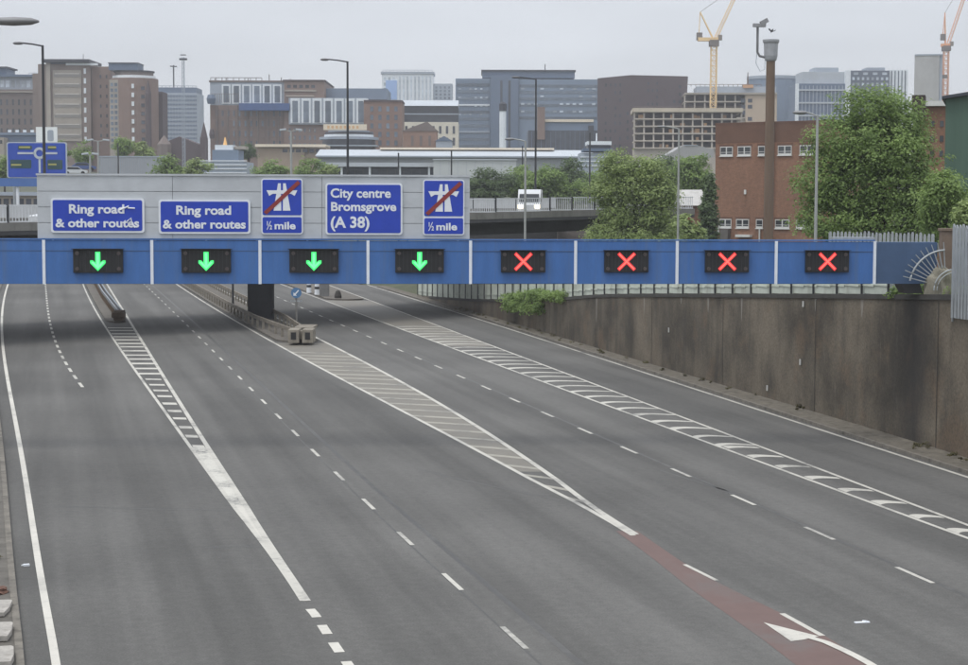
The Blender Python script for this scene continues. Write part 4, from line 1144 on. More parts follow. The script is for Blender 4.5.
# old church and low roofs left of the construction site
b = Bld('church', 'dark gabled church with a pointed spire between the office tower and scaffolding', 'church', 195, 560)
b.box('nave', 160, 201, 146, None, 0, 10, FB4); MB().pxz([(b.x(160), b.z(146)), (b.x(180), b.z(138)), (b.x(200), b.z(146))], 0, 10).build('roof', FB4, b.root); b.box('tower', 201, 207, 139, None, -1, 3, FB4)
MB().lathe([(1.15, b.z(139)), (.05, b.z(123.5))], 6, (b.x(204), 1, 0)).build('spire', FB4, b.root); MB().lathe([(2.2, 0), (2.2, b.z(146)), (.1, b.z(137))], 7, (b.x(166), -2, 0)).build('turret', FB3, b.root)
# big block under construction
b = Bld('refurbished_block', 'huge brown brick block with white framed upper bays and a blue cradle', 'building', 300, 660)
b.box('wall', 211, 285, 107, None, 0, 40, FB2); b.box('upper_storeys', 211, 284.8, 84, 107.1, .4, 40, FGREY); b.box('parapet', 210, 285, 82.5, 84.2, .1, 40, FB3)
b.wins('bay_frame', 222, 283, 86, 106, 6, 1, .86, .96, FWHITE, .4, 0, .3, seed=3); b.wins('bay_window', 222, 283, 87, 105, 6, 1, .52, .9, WG, .1, 0, .12)
b.wins('window', 215, 283, 110, 150, 12, 4, .36, .55, WG, 0, .1, .1); b.wins('pilaster', 213, 284, 108, 152, 7, 1, .10, 1, FB1, 0, 0, .6)
b.box('wall', 285.2, 325, 83, None, -1.5, 38, FB2); b.box('ledge', 286, 317, 92, 93.5, -2.0, -1, FSTONE); b.box('ledge', 287, 315, 97.5, 98.5, -2.0, -1, FCONC); b.wins('window', 287, 317, 86, 91, 5, 1, .6, .6, WGD, -1.5); b.box('roof_slab', 284, 326, 82, 83, -2, 38, FB4)
b.box('wing', 325.2, 385, 105, None, -2, 34, FB2); b.box('sloped_roof', 300, 386, 89, 100, 6, 34, FBG)
b.box('frieze', 290, 368, 100, 126, -2.6, -1.4, FGREY); b.wins('bay_frame', 291, 367, 100, 125, 7, 1, .84, .97, FWHITE, -2.6, 0, .25); b.wins('bay_window', 291, 367, 102, 125, 7, 1, .50, .92, WG, -2.86, 0, .1)
b.wins('window', 288, 318, 128, 150, 6, 3, .35, .55, WG, -1.5, 0, .1)
c = b.box('cradle', 241, 291, 105.5, 112.5, -3.5, -.5, M('cradle_blue', V(58, 82, 128), .7, .2, .3)); 
MB().lathe([(1.3, b.z(106)), (1.7, b.z(101)), (1.2, b.z(97))], 10, (b.x(213), -2, 0)).build('hoist_drum', FBG2, b.root); MB().lathe([(.8, b.z(140)), (1.0, b.z(136)), (.7, b.z(131))], 10, (b.x(213.5), -2, 0)).build('hoist_drum', FB4, b.root)
b.rail('scaffold', 211, 262, 79.5, 83, 2, 9, FB4, .12)
m = MB()
for px, t in ((215, 80), (226, 79), (248, 80), (269, 76), (281, 79), (290, 80)): m.tube([(b.x(px), 3, b.z(84)), (b.x(px), 3, b.z(t))], .16, 5)
m.build('scaffold_pole', FB4, b.root)
for t_, bt_ in ((96, 105), (112, 121), (121, 130), (130, 139), (139, 148)): b.rail('scaffold', 212, 240 if t_ < 100 else 284, t_, bt_, -1.6, 12, FB3, .07)
b.wins('blind', 287, 318, 128, 150, 6, 3, .2, .3, FSTONE, -1.62, .5, seed=7)
b = Bld('brick_block', 'square red brown brick block with tall dark windows beside the drum building', 'building', 383, 560)
b.box('wall', 364, 402, 103, None, 0, 16, M('block_brick', V(124, 102, 92), .9, .15, .2)); b.box('roof_slab', 364, 402.5, 101.5, 103, -.3, 16, FB4); b.wins('window', 368, 400, 106, 148, 4, 5, .4, .6, WG, 0); b.box('stack', 363, 368, 100, 103, 1, 4, FWHITE)
b = Bld('round_pavilion', 'low round glass pavilion with stepped rings and a cream fascia', 'building', 347, 520)
def ring(part, r0, t, bt, mat, n=28): return MB().lathe([(r0 * b.k, b.z(bt) if bt else 0), (r0 * b.k, b.z(t))], n, (0, 8, 0)).build(part, mat, b.root)
ring('drum', 27, 140, None, WGD); ring('ring', 30, 137.5, 140, FGREY); ring('drum', 25, 135, 137.5, FWHITE); ring('ring', 24, 132.5, 135, FDARK); ring('drum', 21, 131, 132.5, FGREY)
MB().box(b.x(324), b.x(367), -1.0, -.4, b.z(131.3), b.z(125.6)).build('fascia', ROOFC, b.root); b.wins('fascia_letter', 327, 364, 126.5, 130.5, 9, 1, .55, .7, M('fascia_ochre', V(196, 160, 118), .8, .2, 1), -1.0, .12, .05)
b.box('ring', 318, 377, 146, 147.2, -1.5, 8, FGREY)
# white towers
b = Bld('white_tower', 'white and blue panelled apartment tower behind the grey roof', 'building', 408, 950)
b.box('wall', 382, 433, 75.5, None, 0, 20, FWHITE); b.box('blue_panel', 386, 397, 82, 101, -.4, .2, M('panel_blue', V(140, 166, 206), .7, .1, .1)); b.wins('window', 398, 432, 78, 104, 9, 1, .4, 1, WGL, 0, 0, .15); b.wins('window', 383, 396, 78, 104, 3, 5, .5, .6, WGL, 0, 0, .12); b.box('roof_slab', 381, 434, 73.5, 75.6, -.5, 20, FGREY); b.box('wing', 433.2, 452, 85, None, 1, 20, FGREY); b.wins('window', 434, 451, 87, 101, 4, 4, .45, .6, WG, 1); b.rail('roof_railing', 383, 432, 71.8, 73.5, .5, 14, FGREY, .14)
b = Bld('classical_building', 'cream stone building with a long pale roof and dark glazed attic', 'building', 429, 640)
b.box('wall', 401, 458, 123, None, 0, 20, M('cream_stone', V(196, 190, 176), .9, .1, .2)); b.box('attic', 401, 458, 107, 123, 1.2, 19, WGD); MB().pyz([(0, b.z(107)), (10, b.z(100)), (20, b.z(107))], b.x(401), b.x(458)).build('roof', ROOFL, b.root); b.bands('ledge', 401, 458, 113, 117, 1, .3, FGREY, 1.2, .4); b.wins('window', 403, 457, 125, 148, 8, 2, .34, .66, WGD, 0)
b = Bld('gabled_hall', 'small brick gabled hall in front of the cream stone building', 'building', 420, 540)
b.box('wall', 403, 437, 132, None, 0, 10, M('hall_brick', V(134, 108, 94), .9, .15, .2)); MB().pxz([(b.x(402), b.z(132)), (b.x(427), b.z(122.5)), (b.x(438), b.z(132))], -.2, 10).build('roof', FB3, b.root); b.wins('window', 408, 434, 136, 147, 3, 1, .3, .9, FB3, 0)
b.box('porch', 436, 452, 142, None, -2, 6, FGREY); MB().pxz([(b.x(435), b.z(142)), (b.x(444), b.z(137)), (b.x(453), b.z(142))], -2.2, 6).build('porch_roof', FBG2, b.root)
# big blue-grey office
b = Bld('glass_office', 'huge blue grey banded office block with a flat raised penthouse', 'building', 525, 760)
b.box('wall', 455.5, 490, 80, None, 0, 30, FBG); b.box('core', 490.2, 518, 78, None, -1.2, 30, FBG2); b.box('wall', 518.2, 597, 80.5, None, 0, 30, FBG); b.box('penthouse', 482, 574, 72.5, 79, 2, 28, FBG2); b.box('roof_slab', 481, 575, 71, 72.5, 1.4, 29, FDARK)
b.bands('window_band', 456.5, 489, 83, 150, 10, .42, WG, 0, .1); b.bands('window_band', 519, 596, 84, 122, 6, .42, WG, 0, .1); b.bands('ledge', 456, 489.5, 104, 108, 1, .35, FWHITE, 0, .3); b.bands('ledge', 456, 489.5, 131, 134, 1, .4, FGREY, 0, .3)
b.wins('panel', 519, 596, 86, 116, 12, 4, .55, .22, WGL, 0, .45, .16, seed=9); b.wins('panel', 457, 489, 86, 128, 6, 5, .5, .16, WGL, 0, .5, .16, seed=4); b.wins('slot', 497, 513, 82, 148, 2, 1, .3, 1, WGD, -1.2)
MB().tube([(b.x(545), 9, b.z(72)), (b.x(545), 9, b.z(64))], .2, 5).build('aerial', FDARK, b.root)
b.wins('mullion', 456, 489.5, 82, 150, 12, 1, .06, 1, FBG2, 0, 0, .2)
b = Bld('slender_chimney', 'slender white flue with a dark cap in front of the blue grey office', 'chimney', 502.5, 520)
m = MB().lathe([(1.0, 0), (.95, b.z(112))], 12); m.build('shaft', FWHITE, b.root); MB().lathe([(1.1, b.z(112)), (1.1, b.z(105)), (.5, b.z(103))], 12).build('cap', FDARK, b.root)
b = Bld('podium_block', 'low dark glass block with a pale sloping roof, left of the dark brown tower', 'building', 563, 600)
b.box('wall', 528, 597, 131, None, 0, 18, WGD); MB().pxz([(b.x(541), b.z(131)), (b.x(597), b.z(131)), (b.x(597), b.z(121.5)), (b.x(541), b.z(123))], 1, 18).build('upper_wall', FBG, b.root); b.box('roof_edge', 541, 593, 119.8, 122.5, .4, 18.5, ROOFC); b.box('brick_column', 537, 544.5, 108, 140, -1, 4, FB2); b.wins('mullion', 529, 596, 132, 152, 14, 1, .1, 1, FBG2, 0, 0, .15)
b.box('gantry_box', 588, 593, 126, 140, -1, 3, FDARK)
# dark brown tower
b = Bld('brown_tower', 'large dark brown tower block with small scattered windows', 'building', 641, 640, -6)
mb = MB(); X = b.x
mb.pxz([(X(597), 0), (X(682), 0), (X(686), b.z(77.5)), (X(630), b.z(76)), (X(597), b.z(79))], 0, 30); mb.build('wall', FB4, b.root)
b.wins('window', 603, 622, 82, 150, 4, 9, .34, .42, WGD, 0, .25, seed=5); b.wins('window', 645, 658, 81, 108, 3, 4, .34, .4, WGD, 0, .3, seed=6); b.wins('window', 624, 680, 110, 150, 9, 5, .3, .42, WGD, 0, .35, seed=8); b.wins('window', 670, 681, 84, 106, 2, 3, .4, .4, WGD, 0, .2, seed=8)
# concrete frames under construction
def frame(b, a, c, t, bt, floors, cols, d, slabm, rot=0, back=True):
    h = (b.z(t) - b.z(bt)) / floors
    for j in range(floors + 1):
        z = b.z(bt) + h * j; MB().box(b.x(a), b.x(c), 0, d, z - .2, z + .2).build('floor_slab', slabm, b.root)
    for i in range(cols + 1):
        x = b.x(a) + (b.x(c) - b.x(a)) * i / cols
        MB().box(x - .24, x + .24, .35, .95, b.z(bt), b.z(t) - .3).build('column', slabm, b.root)
    if back: MB().box(b.x(a) + 1, b.x(c) - 1, 5.5, d - .5, b.z(bt) - .2, b.z(t) - .35).build('core', M('site_core', V(84, 76, 70), .9, .3, .25), b.root)
b = Bld('unfinished_building', 'long low bare concrete frame with open floors behind the trees', 'construction site', 688, 540, -3)
b.box('ground_storey', 634, 740, 148, None, 1.0, 18, FCONC); frame(b, 634, 740, 112, 148, 5, 11, 20, FCONC); b.box('roof_edge', 632, 741, 108.5, 112.4, -.6, 21, M('site_pale', V(176, 166, 150), .9, .15, .2))
rr = random.Random(3)
for i in range(26):
    a = 636 + rr.random() * 98; j = rr.randint(0, 4); t = 112 + 7.2 * (j + 1) - 2.6
    MB().box(b.x(a), b.x(a + rr.uniform(2, 5)), .6 + rr.random(), 1.9 + rr.random(), b.z(t + 2.6) + .25, b.z(t + 2.6) + rr.uniform(.8, 1.5)).build('edge_guard', M('guard_ochre', V(160, 128, 96), .9, .25, .5), b.root)
b.rail('edge_railing', 634, 740, 107.2, 108.6, .2, 30, FB3, .06)
b = Bld('unfinished_tower', 'taller concrete building shell behind the low frame, beneath the yellow crane', 'construction site', 727, 620, -3)
frame(b, 684, 744, 94, 118, 3, 6, 20, FCONC); b.box('end_wall', 744.2, 775, 95, None, 0, 20, M('site_sand', V(172, 156, 138), .9, .12, .2)); b.box('roof_storey', 696, 775, 86.5, 94, 3, 19, FGREY); b.box('roof_edge', 684, 775, 93.2, 95, -.7, 20.5, FSTONE); b.box('base', 684, 744, 118.3, None, 1, 18, FCONC); b.wins('window', 738, 752, 98, 122, 2, 4, .6, .6, WGD, -.05, .3)
b.rail('scaffold', 686, 760, 84.5, 86.5, 3, 16, FB3, .1); MB().tube([(b.x(747), 4, b.z(90)), (b.x(747), 4, b.z(72))], [.5, .12], 6).build('site_mast', FB3, b.root); b.box('machine', 742, 752, 85, 88, 2, 5, M('plant_ochre', V(176, 140, 110), .9, .2, .5))

# tower cranes
CY = M('crane_yellow', V(214, 186, 140), .7, .15, .3); CO = M('crane_orange', V(206, 152, 116), .7, .15, .3); CG = M('crane_dark', V(108, 102, 98), .7, .15, .3)
def lattice(p, q, w, n, r=.10):
    p, q = Vector(p), Vector(q); d = (q - p).normalized(); u = d.cross(Vector((0, 1, 0))).normalized(); v = d.cross(u); mb = MB(); C4 = [(u + v), (u - v), (-u - v), (-u + v)]
    for c in C4: mb.tube([p + c * w / 2, q + c * w / 2], r, 4)
    for k in range(n):
        a, e = p.lerp(q, k / n), p.lerp(q, (k + 1) / n)
        for i in range(4):
            mb.tube([a + C4[i] * w / 2, e + C4[(i + 1) % 4] * w / 2], r * .65, 3, False); mb.tube([a + C4[i] * w / 2, a + C4[(i + 1) % 4] * w / 2], r * .6, 3, False)
    return mb
def crane(label, px, Z, pyb, pyt, jib, cj, apex, colr, group):
    k = Z / 1800; p = at(px, 203, Z); z0 = hill(Z); r = thing('tower_crane', label, 'crane', (p.x, Z, z0), 0, group)
    L = lambda a, b, y=0.0: ((a - px) * k, y, 9.3 + (203 - b) * k - z0)
    lattice((0, 0, 0), L(px, pyt), 1.8, 26, .16).build('mast', colr, r)
    lattice(L(px + 2, pyt - 2), L(*jib), 1.0, 26, .075).build('jib', colr, r)
    MB().box((cj[0] - px) * k, 1.5, -1, 1, L(0, pyt)[2] - .5, L(0, pyt)[2] + .6).build('counter_jib', colr, r)
    MB().obox(((cj[0] + 1.5 - px) * k, 0, L(0, cj[1])[2]), (1.8, 1.4, 2.4)).build('counterweight', CG, r)
    mb = MB(); mb.tube([L(px - 1, pyt - 1, -.6), L(*apex)], .22, 5); mb.tube([L(px - 1, pyt - 1, .6), L(*apex)], .22, 5); mb.tube([L(*apex), L(cj[0] + 1, cj[1])], .14, 4); mb.build('a_frame', colr, r)
    MB().tube([L(*apex), L(*jib)], .07, 4).build('pendant_line', CG, r)
    MB().obox((1.9, -.4, L(0, pyt)[2] + .6), (1.2, 1.3, 1.7)).build('cab', M('cab_grey', V(120, 112, 104), .6, .2, .5), r)
    MB().box(-1.5, 1.5, -1.5, 1.5, L(0, pyt)[2] - 2.2, L(0, pyt)[2] - .2).build('slew_ring', CG, r)
crane('yellow luffing tower crane above the concrete frames', 712, 585, 120, 41, (738, -14), (696, 38), (698, 14), CY, 'tower cranes')
crane('orange luffing tower crane beside the bare concrete core at the right edge', 943, 700, 100, 46, (972, -40), (938, 38), (941, 14), CO, 'tower cranes')

# right-hand skyline
b = Bld('curved_office', 'grey blue curved office block just right of the brown mast', 'building', 785, 820)
MB().lathe([(12, 0), (12, b.z(79))], 20, (b.x(775), 10, 0)).build('wall', FBG, b.root); MB().lathe([(12.2, b.z(79)), (12.2, b.z(76))], 20, (b.x(775), 10, 0)).build('cornice', FGREY, b.root); b.box('wing', 787, 803, 85, None, 2, 16, FBG2); b.wins('window', 789, 802, 87, 118, 3, 7, .5, .5, WGD, 2)
b = Bld('white_office', 'white framed glass office with a blank upper storey behind the big tree', 'building', 822, 760)
b.box('wall', 795, 846, 84, None, 0, 20, FBG2); b.box('upper_storey', 801, 845, 72, 84, 2, 18, ROOFL); b.box('plant_room', 814, 838, 67.5, 72, 4, 16, FGREY); b.bands('floor_band', 795, 846, 84, 122, 3, .12, ROOFL, 0, .5); b.wins('fin', 795, 846, 86, 122, 14, 1, .2, 1, FGREY, 0, 0, .3); b.box('corner_frame', 794, 797, 84, None, -.6, 1, FWHITE); b.box('tower_edge', 843, 848, 71, None, -.7, 3, FWHITE)
b = Bld('dark_office', 'dark glass office with a grid of windows above the big tree crown', 'building', 876, 780)
b.box('wall', 848, 887, 71, None, 0, 20, M('office_dark', V(84, 92, 104), .7, .1, .1)); b.wins('window', 849, 887, 76, 110, 8, 6, .5, .5, WGL, 0, .15, seed=2); b.wins('window', 849, 887, 72, 76, 4, 1, .5, .6, WGL, 0); b.box('plant_room', 866, 884, 67.5, 71, 3, 14, FGREY); b.box('white_wing', 887.2, 906, 70, None, 1, 18, FWHITE); b.wins('fin', 888, 905, 71, 110, 5, 1, .3, 1, WG, 1, 0, .15)
b = Bld('concrete_core', 'bare grey concrete lift core standing beside the orange crane', 'tower', 926, 690, -12)
b.box('wall', 913, 936, 56, None, 0, 8, M('core_concrete', V(158, 158, 156), .9, .15, .15, dirt=V(140, 138, 134))); b.box('side_strip', 936.2, 939, 56.5, None, .5, 7, FGREY); b.box('top_rim', 912.8, 939.2, 54.6, 56, -.2, 8.2, FGREY); b.box('platform', 936, 944, 75, 78, 1, 4, CG)

# buildings on the upper ground to the right
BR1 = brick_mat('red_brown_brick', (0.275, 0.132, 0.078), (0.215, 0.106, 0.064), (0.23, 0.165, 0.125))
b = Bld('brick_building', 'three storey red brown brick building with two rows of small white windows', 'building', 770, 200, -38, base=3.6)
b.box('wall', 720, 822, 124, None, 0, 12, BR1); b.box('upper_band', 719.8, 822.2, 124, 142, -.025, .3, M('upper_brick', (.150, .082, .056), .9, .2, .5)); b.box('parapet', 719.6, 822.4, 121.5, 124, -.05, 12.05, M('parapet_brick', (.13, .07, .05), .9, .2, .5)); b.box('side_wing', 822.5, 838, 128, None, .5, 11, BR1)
WF_ = M('window_frame_white', (.62, .62, .60), .6, .1, 2); PANE = glass('brick_pane', (.05, .055, .06), .12)
def bwin(a, c, t, bt):
    w, h = (b.x(c) - b.x(a)) / 2, (b.z(t) - b.z(bt)) / 2
    f = MB().box(-w, w, -.07, .06, -h, h).build('window', WF_, b.root); f.location = ((b.x(a) + b.x(c)) / 2, 0, (b.z(t) + b.z(bt)) / 2)
    n = 2 if c - a > 8 else 1
    for i in range(n):
        ww = 2 * w / n; MB().box(-w + ww * i + .09, -w + ww * (i + 1) - .07, -.085, -.05, -h * .15, h - .10).box(-w + ww * i + .09, -w + ww * (i + 1) - .07, -.085, -.05, -h + .22, -h * .28).build('pane', PANE, f)
    MB().box(-w - .06, w + .06, -.16, .0, -h - .09, -h - .002).build('sill', WF_, f)
    MB().box(-w - .12, w + .12, -.03, .0, h + .003, h + .22).build('lintel', M('soldier_brick', (.13, .066, .045), .9, .25, 4), f)
for a, c in ((724.5, 736), (740.5, 752.5), (759, 765), (776.5, 788.5), (795.5, 808.5)): bwin(a, c, 145.5, 155)
for a, c in ((724.5, 735.5), (740, 751.5), (758, 764), (775, 787.5), (793.5, 806)): bwin(a, c, 218.5, 227.5)
b.box('door', 742.5, 751.5, 239, None, -.06, .03, M('door_blue', (.06, .10, .24), .6, .15, 2)); b.box('canopy', 741.5, 754.5, 234, 236.5, -.6, .05, WF_)
b.box('vent', 747, 748.8, 189, 193.5, -.12, .03, WF_); MB().tube([(b.x(761.5), -.12, 0), (b.x(761.5), -.12, b.z(228.5))], .09, 8).build('downpipe', WF_, b.root)
b.box('meter_cabinet', 728, 735, 229, None, -.7, -.1, M('meter_grey', (.12, .11, .10), .8, .2, 2)); MB().tube([(b.x(725), -.35, b.z(233)), (b.x(725), -.35, b.z(225))], .12, 6).build('wall_lamp', WF_, b.root)
b.box('pilaster', 766, 773, 121, None, -.35, .02, M('pilaster_brick', (.13, .075, .055), .9, .2, .8))
# brown mast with flared head
Zm = 188; p = at(768.7, 203, Zm); k = Zm / 1800; r = thing('camera_mast', 'tall brown mast with a flared grey head and a camera arm', 'mast', (p.x, Zm, 3.7)); zz = lambda py: 9.3 + (203 - py) * k - 3.7
MB().lathe([(.52, 0), (.49, zz(150)), (.46, zz(62))], 14).build('shaft', M('mast_brown', (.155, .105, .072), .85, .18, 1.5, (1, 1, .15)), r)
MB().lathe([(.50, zz(62)), (.62, zz(60.5)), (.70, zz(57)), (.74, zz(45)), (.86, zz(43)), (.86, zz(41))], 14).build('head', M('mast_head_grey', (.34, .35, .37), .5, .15, 2), r)
m = MB().tube([(-.5, 0, zz(58.5)), (-1.15, 0, zz(57)), (-1.4, 0, zz(53)), (-1.4, 0, zz(27))], .13, 8); m.build('camera_arm', M('arm_grey', (.17, .17, .18), .5, .2, 2), r)
MB().obox((-1.25, -.1, zz(27)), (1.3, .5, .35), .1).obox((-.75, -.1, zz(23.5)), (.8, .5, .45), .1, -.5).build('camera', M('camera_grey', (.28, .28, .29), .5, .2, 2), r)
MB().tube([(-1.4, .1, zz(50)), (-1.5, .2, zz(64)), (-1.05, .2, zz(72)), (-.6, .2, zz(70)), (-.55, .2, zz(60))], .035, 5).build('cable', FGREY, r)
p = at(772, 31, 185); m = MB(); m.lathe([(.01, -.28), (.09, -.1), (.10, .05), (.02, .28)], 7); m.poly([(.05, -.05, 0), (.5, .1, .1), (.55, .12, -.08), (.05, -.05, -.14)]); m.poly([(-.05, -.05, 0), (-.4, .1, .22), (-.5, .12, .08), (-.05, -.05, -.14)])
t = m.build('bird', FDARK); t.location = p; t.rotation_euler = (.9, 0, .5); tag(t, 'small dark bird flying above the brown mast head', 'bird')
# green shed and brick building at the right edge
b = Bld('green_shed', 'dark green clad shed with a dark sloping roof at the right edge', 'building', 956, 118, -16, base=4.2)
GRN = M('green_cladding', (.075, .135, .100), .6, .12, .5, (9, 1, .1))
mb = MB(); mb.pxz([(b.x(944.5), 0), (b.x(1040), 0), (b.x(1040), b.z(84)), (b.x(944.5), b.z(98.5))], 0, 18); mb.build('wall', GRN, b.root)
mb = MB()
for i in range(26):
    x = b.x(945) + i * .26; mb.box(x, x + .07, -.035, .0, 0, b.z(98.2) + (x - b.x(944.5)) * (b.z(84) - b.z(98.5)) / (b.x(1040) - b.x(944.5)) - .02)
mb.build('cladding_ribs', GRN, b.root)
mb = MB(); mb.pxz([(b.x(941), b.z(98.9)), (b.x(1042), b.z(83.5)), (b.x(1042), b.z(80)), (b.x(941), b.z(96))], -.5, 18.5); mb.build('roof', M('roof_slate', (.05, .055, .07), .7, .2, 1), b.root)
b = Bld('brick_house', 'narrow brick building with a white eave between the tree and green shed', 'building', 934, 150, -15, base=4)
b.box('wall', 914, 946, 106, None, 0, 10, BR1); b.box('eave', 923.5, 948, 101, 105.9, -.5, 10.5, WF_); b.box('chimney', 911.5, 924, 95, 118, -.6, 2.5, M('chimney_dark', (.045, .03, .028), .9, .2, 1)); b.wins('window', 927, 944, 116, 160, 2, 3, .4, .4, PANE, 0)
b = Bld('white_roofed_hut', 'small brick hut with a white lean-to roof among the trees', 'building', 693, 215, 0, base=3.5)
b.box('wall', 681, 706, 204, None, 0, 6, BR1); MB().pyz([(-.5, b.z(205)), (4, b.z(189)), (7, b.z(196)), (6, b.z(205))], b.x(680), b.x(706)).build('roof', M('hut_roof', (.50, .49, .47), .7, .1, .8, dirt=(.3, .28, .25)), b.root)

# ------------------------------------------------------------------ low buildings in the middle distance
b = Bld('long_warehouse', 'long low warehouse with a pale metal roof across the middle distance', 'building', 450, 440)
b.box('wall', 318, 592, 156.5, None, 0, 30, M('warehouse_wall', V(140, 144, 148), .8, .1, .1)); MB().pyz([(-1, b.z(157)), (12, b.z(149)), (31, b.z(157)), (30, b.z(157.3))], b.x(316), b.x(594)).build('roof', ROOFL, b.root); b.bands('gutter', 317, 593, 156.4, 158.2, 1, .8, FGREY, 0, 1.3); b.box('roof_trim', 378, 555, 147.2, 149.2, 9, 13, ROOFC)
b.wins('skylight', 430, 560, 148, 150, 7, 1, .2, .6, FCONC, 9, .4)
b = Bld('depot', 'low depot with a white canopy on white posts over dark glazing', 'building', 385, 350)
b.box('wall', 333, 433, 168.5, None, 1.5, 14, glass('depot_glass', (.045, .06, .085), .2)); b.box('canopy', 326, 434, 163.5, 167.5, -1, 15, ROOFL)
for px in (341, 369, 399, 428): b.box('post', px, px + 2, 167.5, None, -.6, -.2, FWHITE)
b.wins('mullion', 334, 432, 169, 180, 12, 1, .06, 1, FDARK, 1.5)
b = Bld('white_box_unit', 'plain white boxy unit right of the depot canopy', 'building', 477, 345)
b.box('wall', 433.5, 516, 160.5, None, 0, 14, M('unit_white', V(176, 180, 180), .8, .08, .1)); b.box('roof_edge', 433, 517, 159.5, 160.6, -.3, 14.3, ROOFL); b.wins('panel_joint', 436, 514, 162, 182, 9, 1, .03, 1, FGREY, 0, 0, .04)
b = Bld('cream_pavilion', 'low pavilion with a cream flat roof and dark openings', 'building', 302, 470)
b.box('wall', 258, 305, 149, None, 0, 12, TAN2); b.box('wall', 305.2, 326, 147.5, None, .6, 12, TAN2); b.box('roof', 256, 326, 145.5, 148.2, -1.2, 13, ROOFC); b.wins('window', 282, 322, 149.5, 154, 6, 1, .75, .75, WGD, 0)
b = Bld('grey_cabin', 'stepped grey building with a white rooftop cabin and orange pole', 'building', 222, 400)
b.box('wall', 198, 247, 163, None, 0, 12, FGREY); b.box('upper_storey', 212, 238, 151, 163, 1, 10, FBG); b.box('cabin', 214, 232, 146, 151, 2, 8, FWHITE); b.bands('ledge', 198, 247, 160, 176, 4, .25, FWHITE, 0, .3); MB().tube([(b.x(223), 4, b.z(146)), (b.x(223), 4, b.z(138))], [.5, .12], 6).build('pole', M('pole_orange', V(216, 170, 110), .7, .1, 1), b.root); b.box('cabin', 233, 244, 147, 150, 3, 8, FSTONE)
b = Bld('corrugated_fence', 'long grey corrugated hoarding below the brown hospital towers', 'hoarding', 131, 350)
b.box('panel', 99, 166, 158.5, None, 0, .3, M('hoarding_grey', V(150, 152, 156), .8, .08, .2)); b.wins('rib', 99, 166, 159, 184, 32, 1, .25, 1, FGREY, 0, 0, .08); b.box('cap', 98.5, 166.5, 157.5, 158.6, -.1, .4, FGREY)
b = Bld('flat_roofed_office', 'low office with a blue grey roof and a row of white rooflights', 'building', 8, 460)
b.box('wall', -30, 38, 137, None, 0, 14, FBG2); b.box('roof', -30, 38.5, 134.8, 137.1, -.4, 14, FBG); b.wins('rooflight', 6, 36, 131.5, 134.5, 4, 1, .45, .8, FWHITE, 1); b.box('wing', -30, 9, 140, None, -4, 0, FSTONE); b.wins('window', -28, 8, 142, 147, 6, 1, .8, .7, WGD, -4)
b = Bld('billboard', 'pale square billboard standing behind the blue roundabout sign', 'billboard', 47, 300)
b.box('panel', 37, 58, 129, 144, 0, .25, M('billboard_white', V(214, 218, 222), .7, .06, .5)); MB().tube([(b.x(41), .5, 0), (b.x(41), .5, b.z(131))], .14, 6).build('post', STEELD, b.root); MB().tube([(b.x(54), .5, 0), (b.x(54), .5, b.z(131))], .14, 6).build('post', STEELD, b.root)
MB().pxz(rrect(b.x(48.5), b.x(54.5), b.z(143), b.z(132), .3), -.03, -.001).build('poster_figure', FGREY, b.root)
b = Bld('control_cabin', 'pale stacked control cabin with a flat white top beside the pale tree', 'building', 598, 340)
b.box('wall', 580, 612, 153, None, 0, 9, FGREY); b.box('gallery', 583, 612, 148.5, 151.5, -.6, 8, FBG2); b.box('cabin', 588, 610, 145, 148.5, .4, 7, WGD); b.box('roof', 587, 611, 141.5, 145.1, -.1, 7.5, FWHITE); MB().tube([(b.x(597), 3, b.z(142)), (b.x(597), 3, b.z(133))], .12, 5).build('aerial', FWHITE, b.root); b.bands('ledge', 580, 612, 155, 168, 3, .2, FWHITE, 0, .2)
b = Bld('gabled_house', 'house with a broad grey pitched roof in front of the concrete frame', 'building', 688, 300)
MB().pxz([(b.x(640), b.z(166)), (b.x(672), b.z(152)), (b.x(682), b.z(145.5)), (b.x(697), b.z(145.5)), (b.x(713), b.z(149)), (b.x(713), b.z(157)), (b.x(697), b.z(160)), (b.x(690), b.z(166))], 0, 12).build('roof', M('house_roof', V(146, 146, 146), .85, .1, .3), b.root); b.box('wall', 645, 712, 163, None, .5, 11.5, FSTONE); b.box('ridge', 684, 697, 144.9, 145.7, -.1, 12.1, FGREY)
# blue roundabout sign on its own blue gantry beyond the bridge
Zs = 205; k = Zs / 1800; p = at(37, 203, Zs); r = thing('roundabout_sign', 'blue advance sign with a white roundabout diagram and green panels', 'road sign', (p.x, Zs, 4)); X = lambda px: (px - 37) * k; Zl = lambda py: 9.3 + (203 - py) * k - 4
MB().pxz(rrect(X(7.5), X(67.5), Zl(179.5), Zl(144), .25), 0, .15).build('border', M('sign_border_grey', (.48, .52, .56), .6, .1, 1), r)
MB().pxz(rrect(X(8.7), X(66.2), Zl(178.8), Zl(145), .2), -.03, .002).build('panel', M('sign_blue_far', (.025, .075, .42), .5, .1, .5), r)
SG = M('sign_green', (.03, .075, .085), .5, .1, 1); SY = M('sign_yellow', (.42, .40, .13), .6, .1, 1); SW = M('sign_white_far', (.50, .55, .60), .6, .1, 1)
for a, c, t, bt in ((19, 33, 147.5, 151.5), (48.5, 57, 147.5, 151.5), (11, 32, 161.5, 170), (48, 63, 161.5, 171)):
    q = MB().pxz(rrect(X(a), X(c), Zl(bt), Zl(t), .12), -.05, -.031).build('green_panel', SG, r)
m = MB()
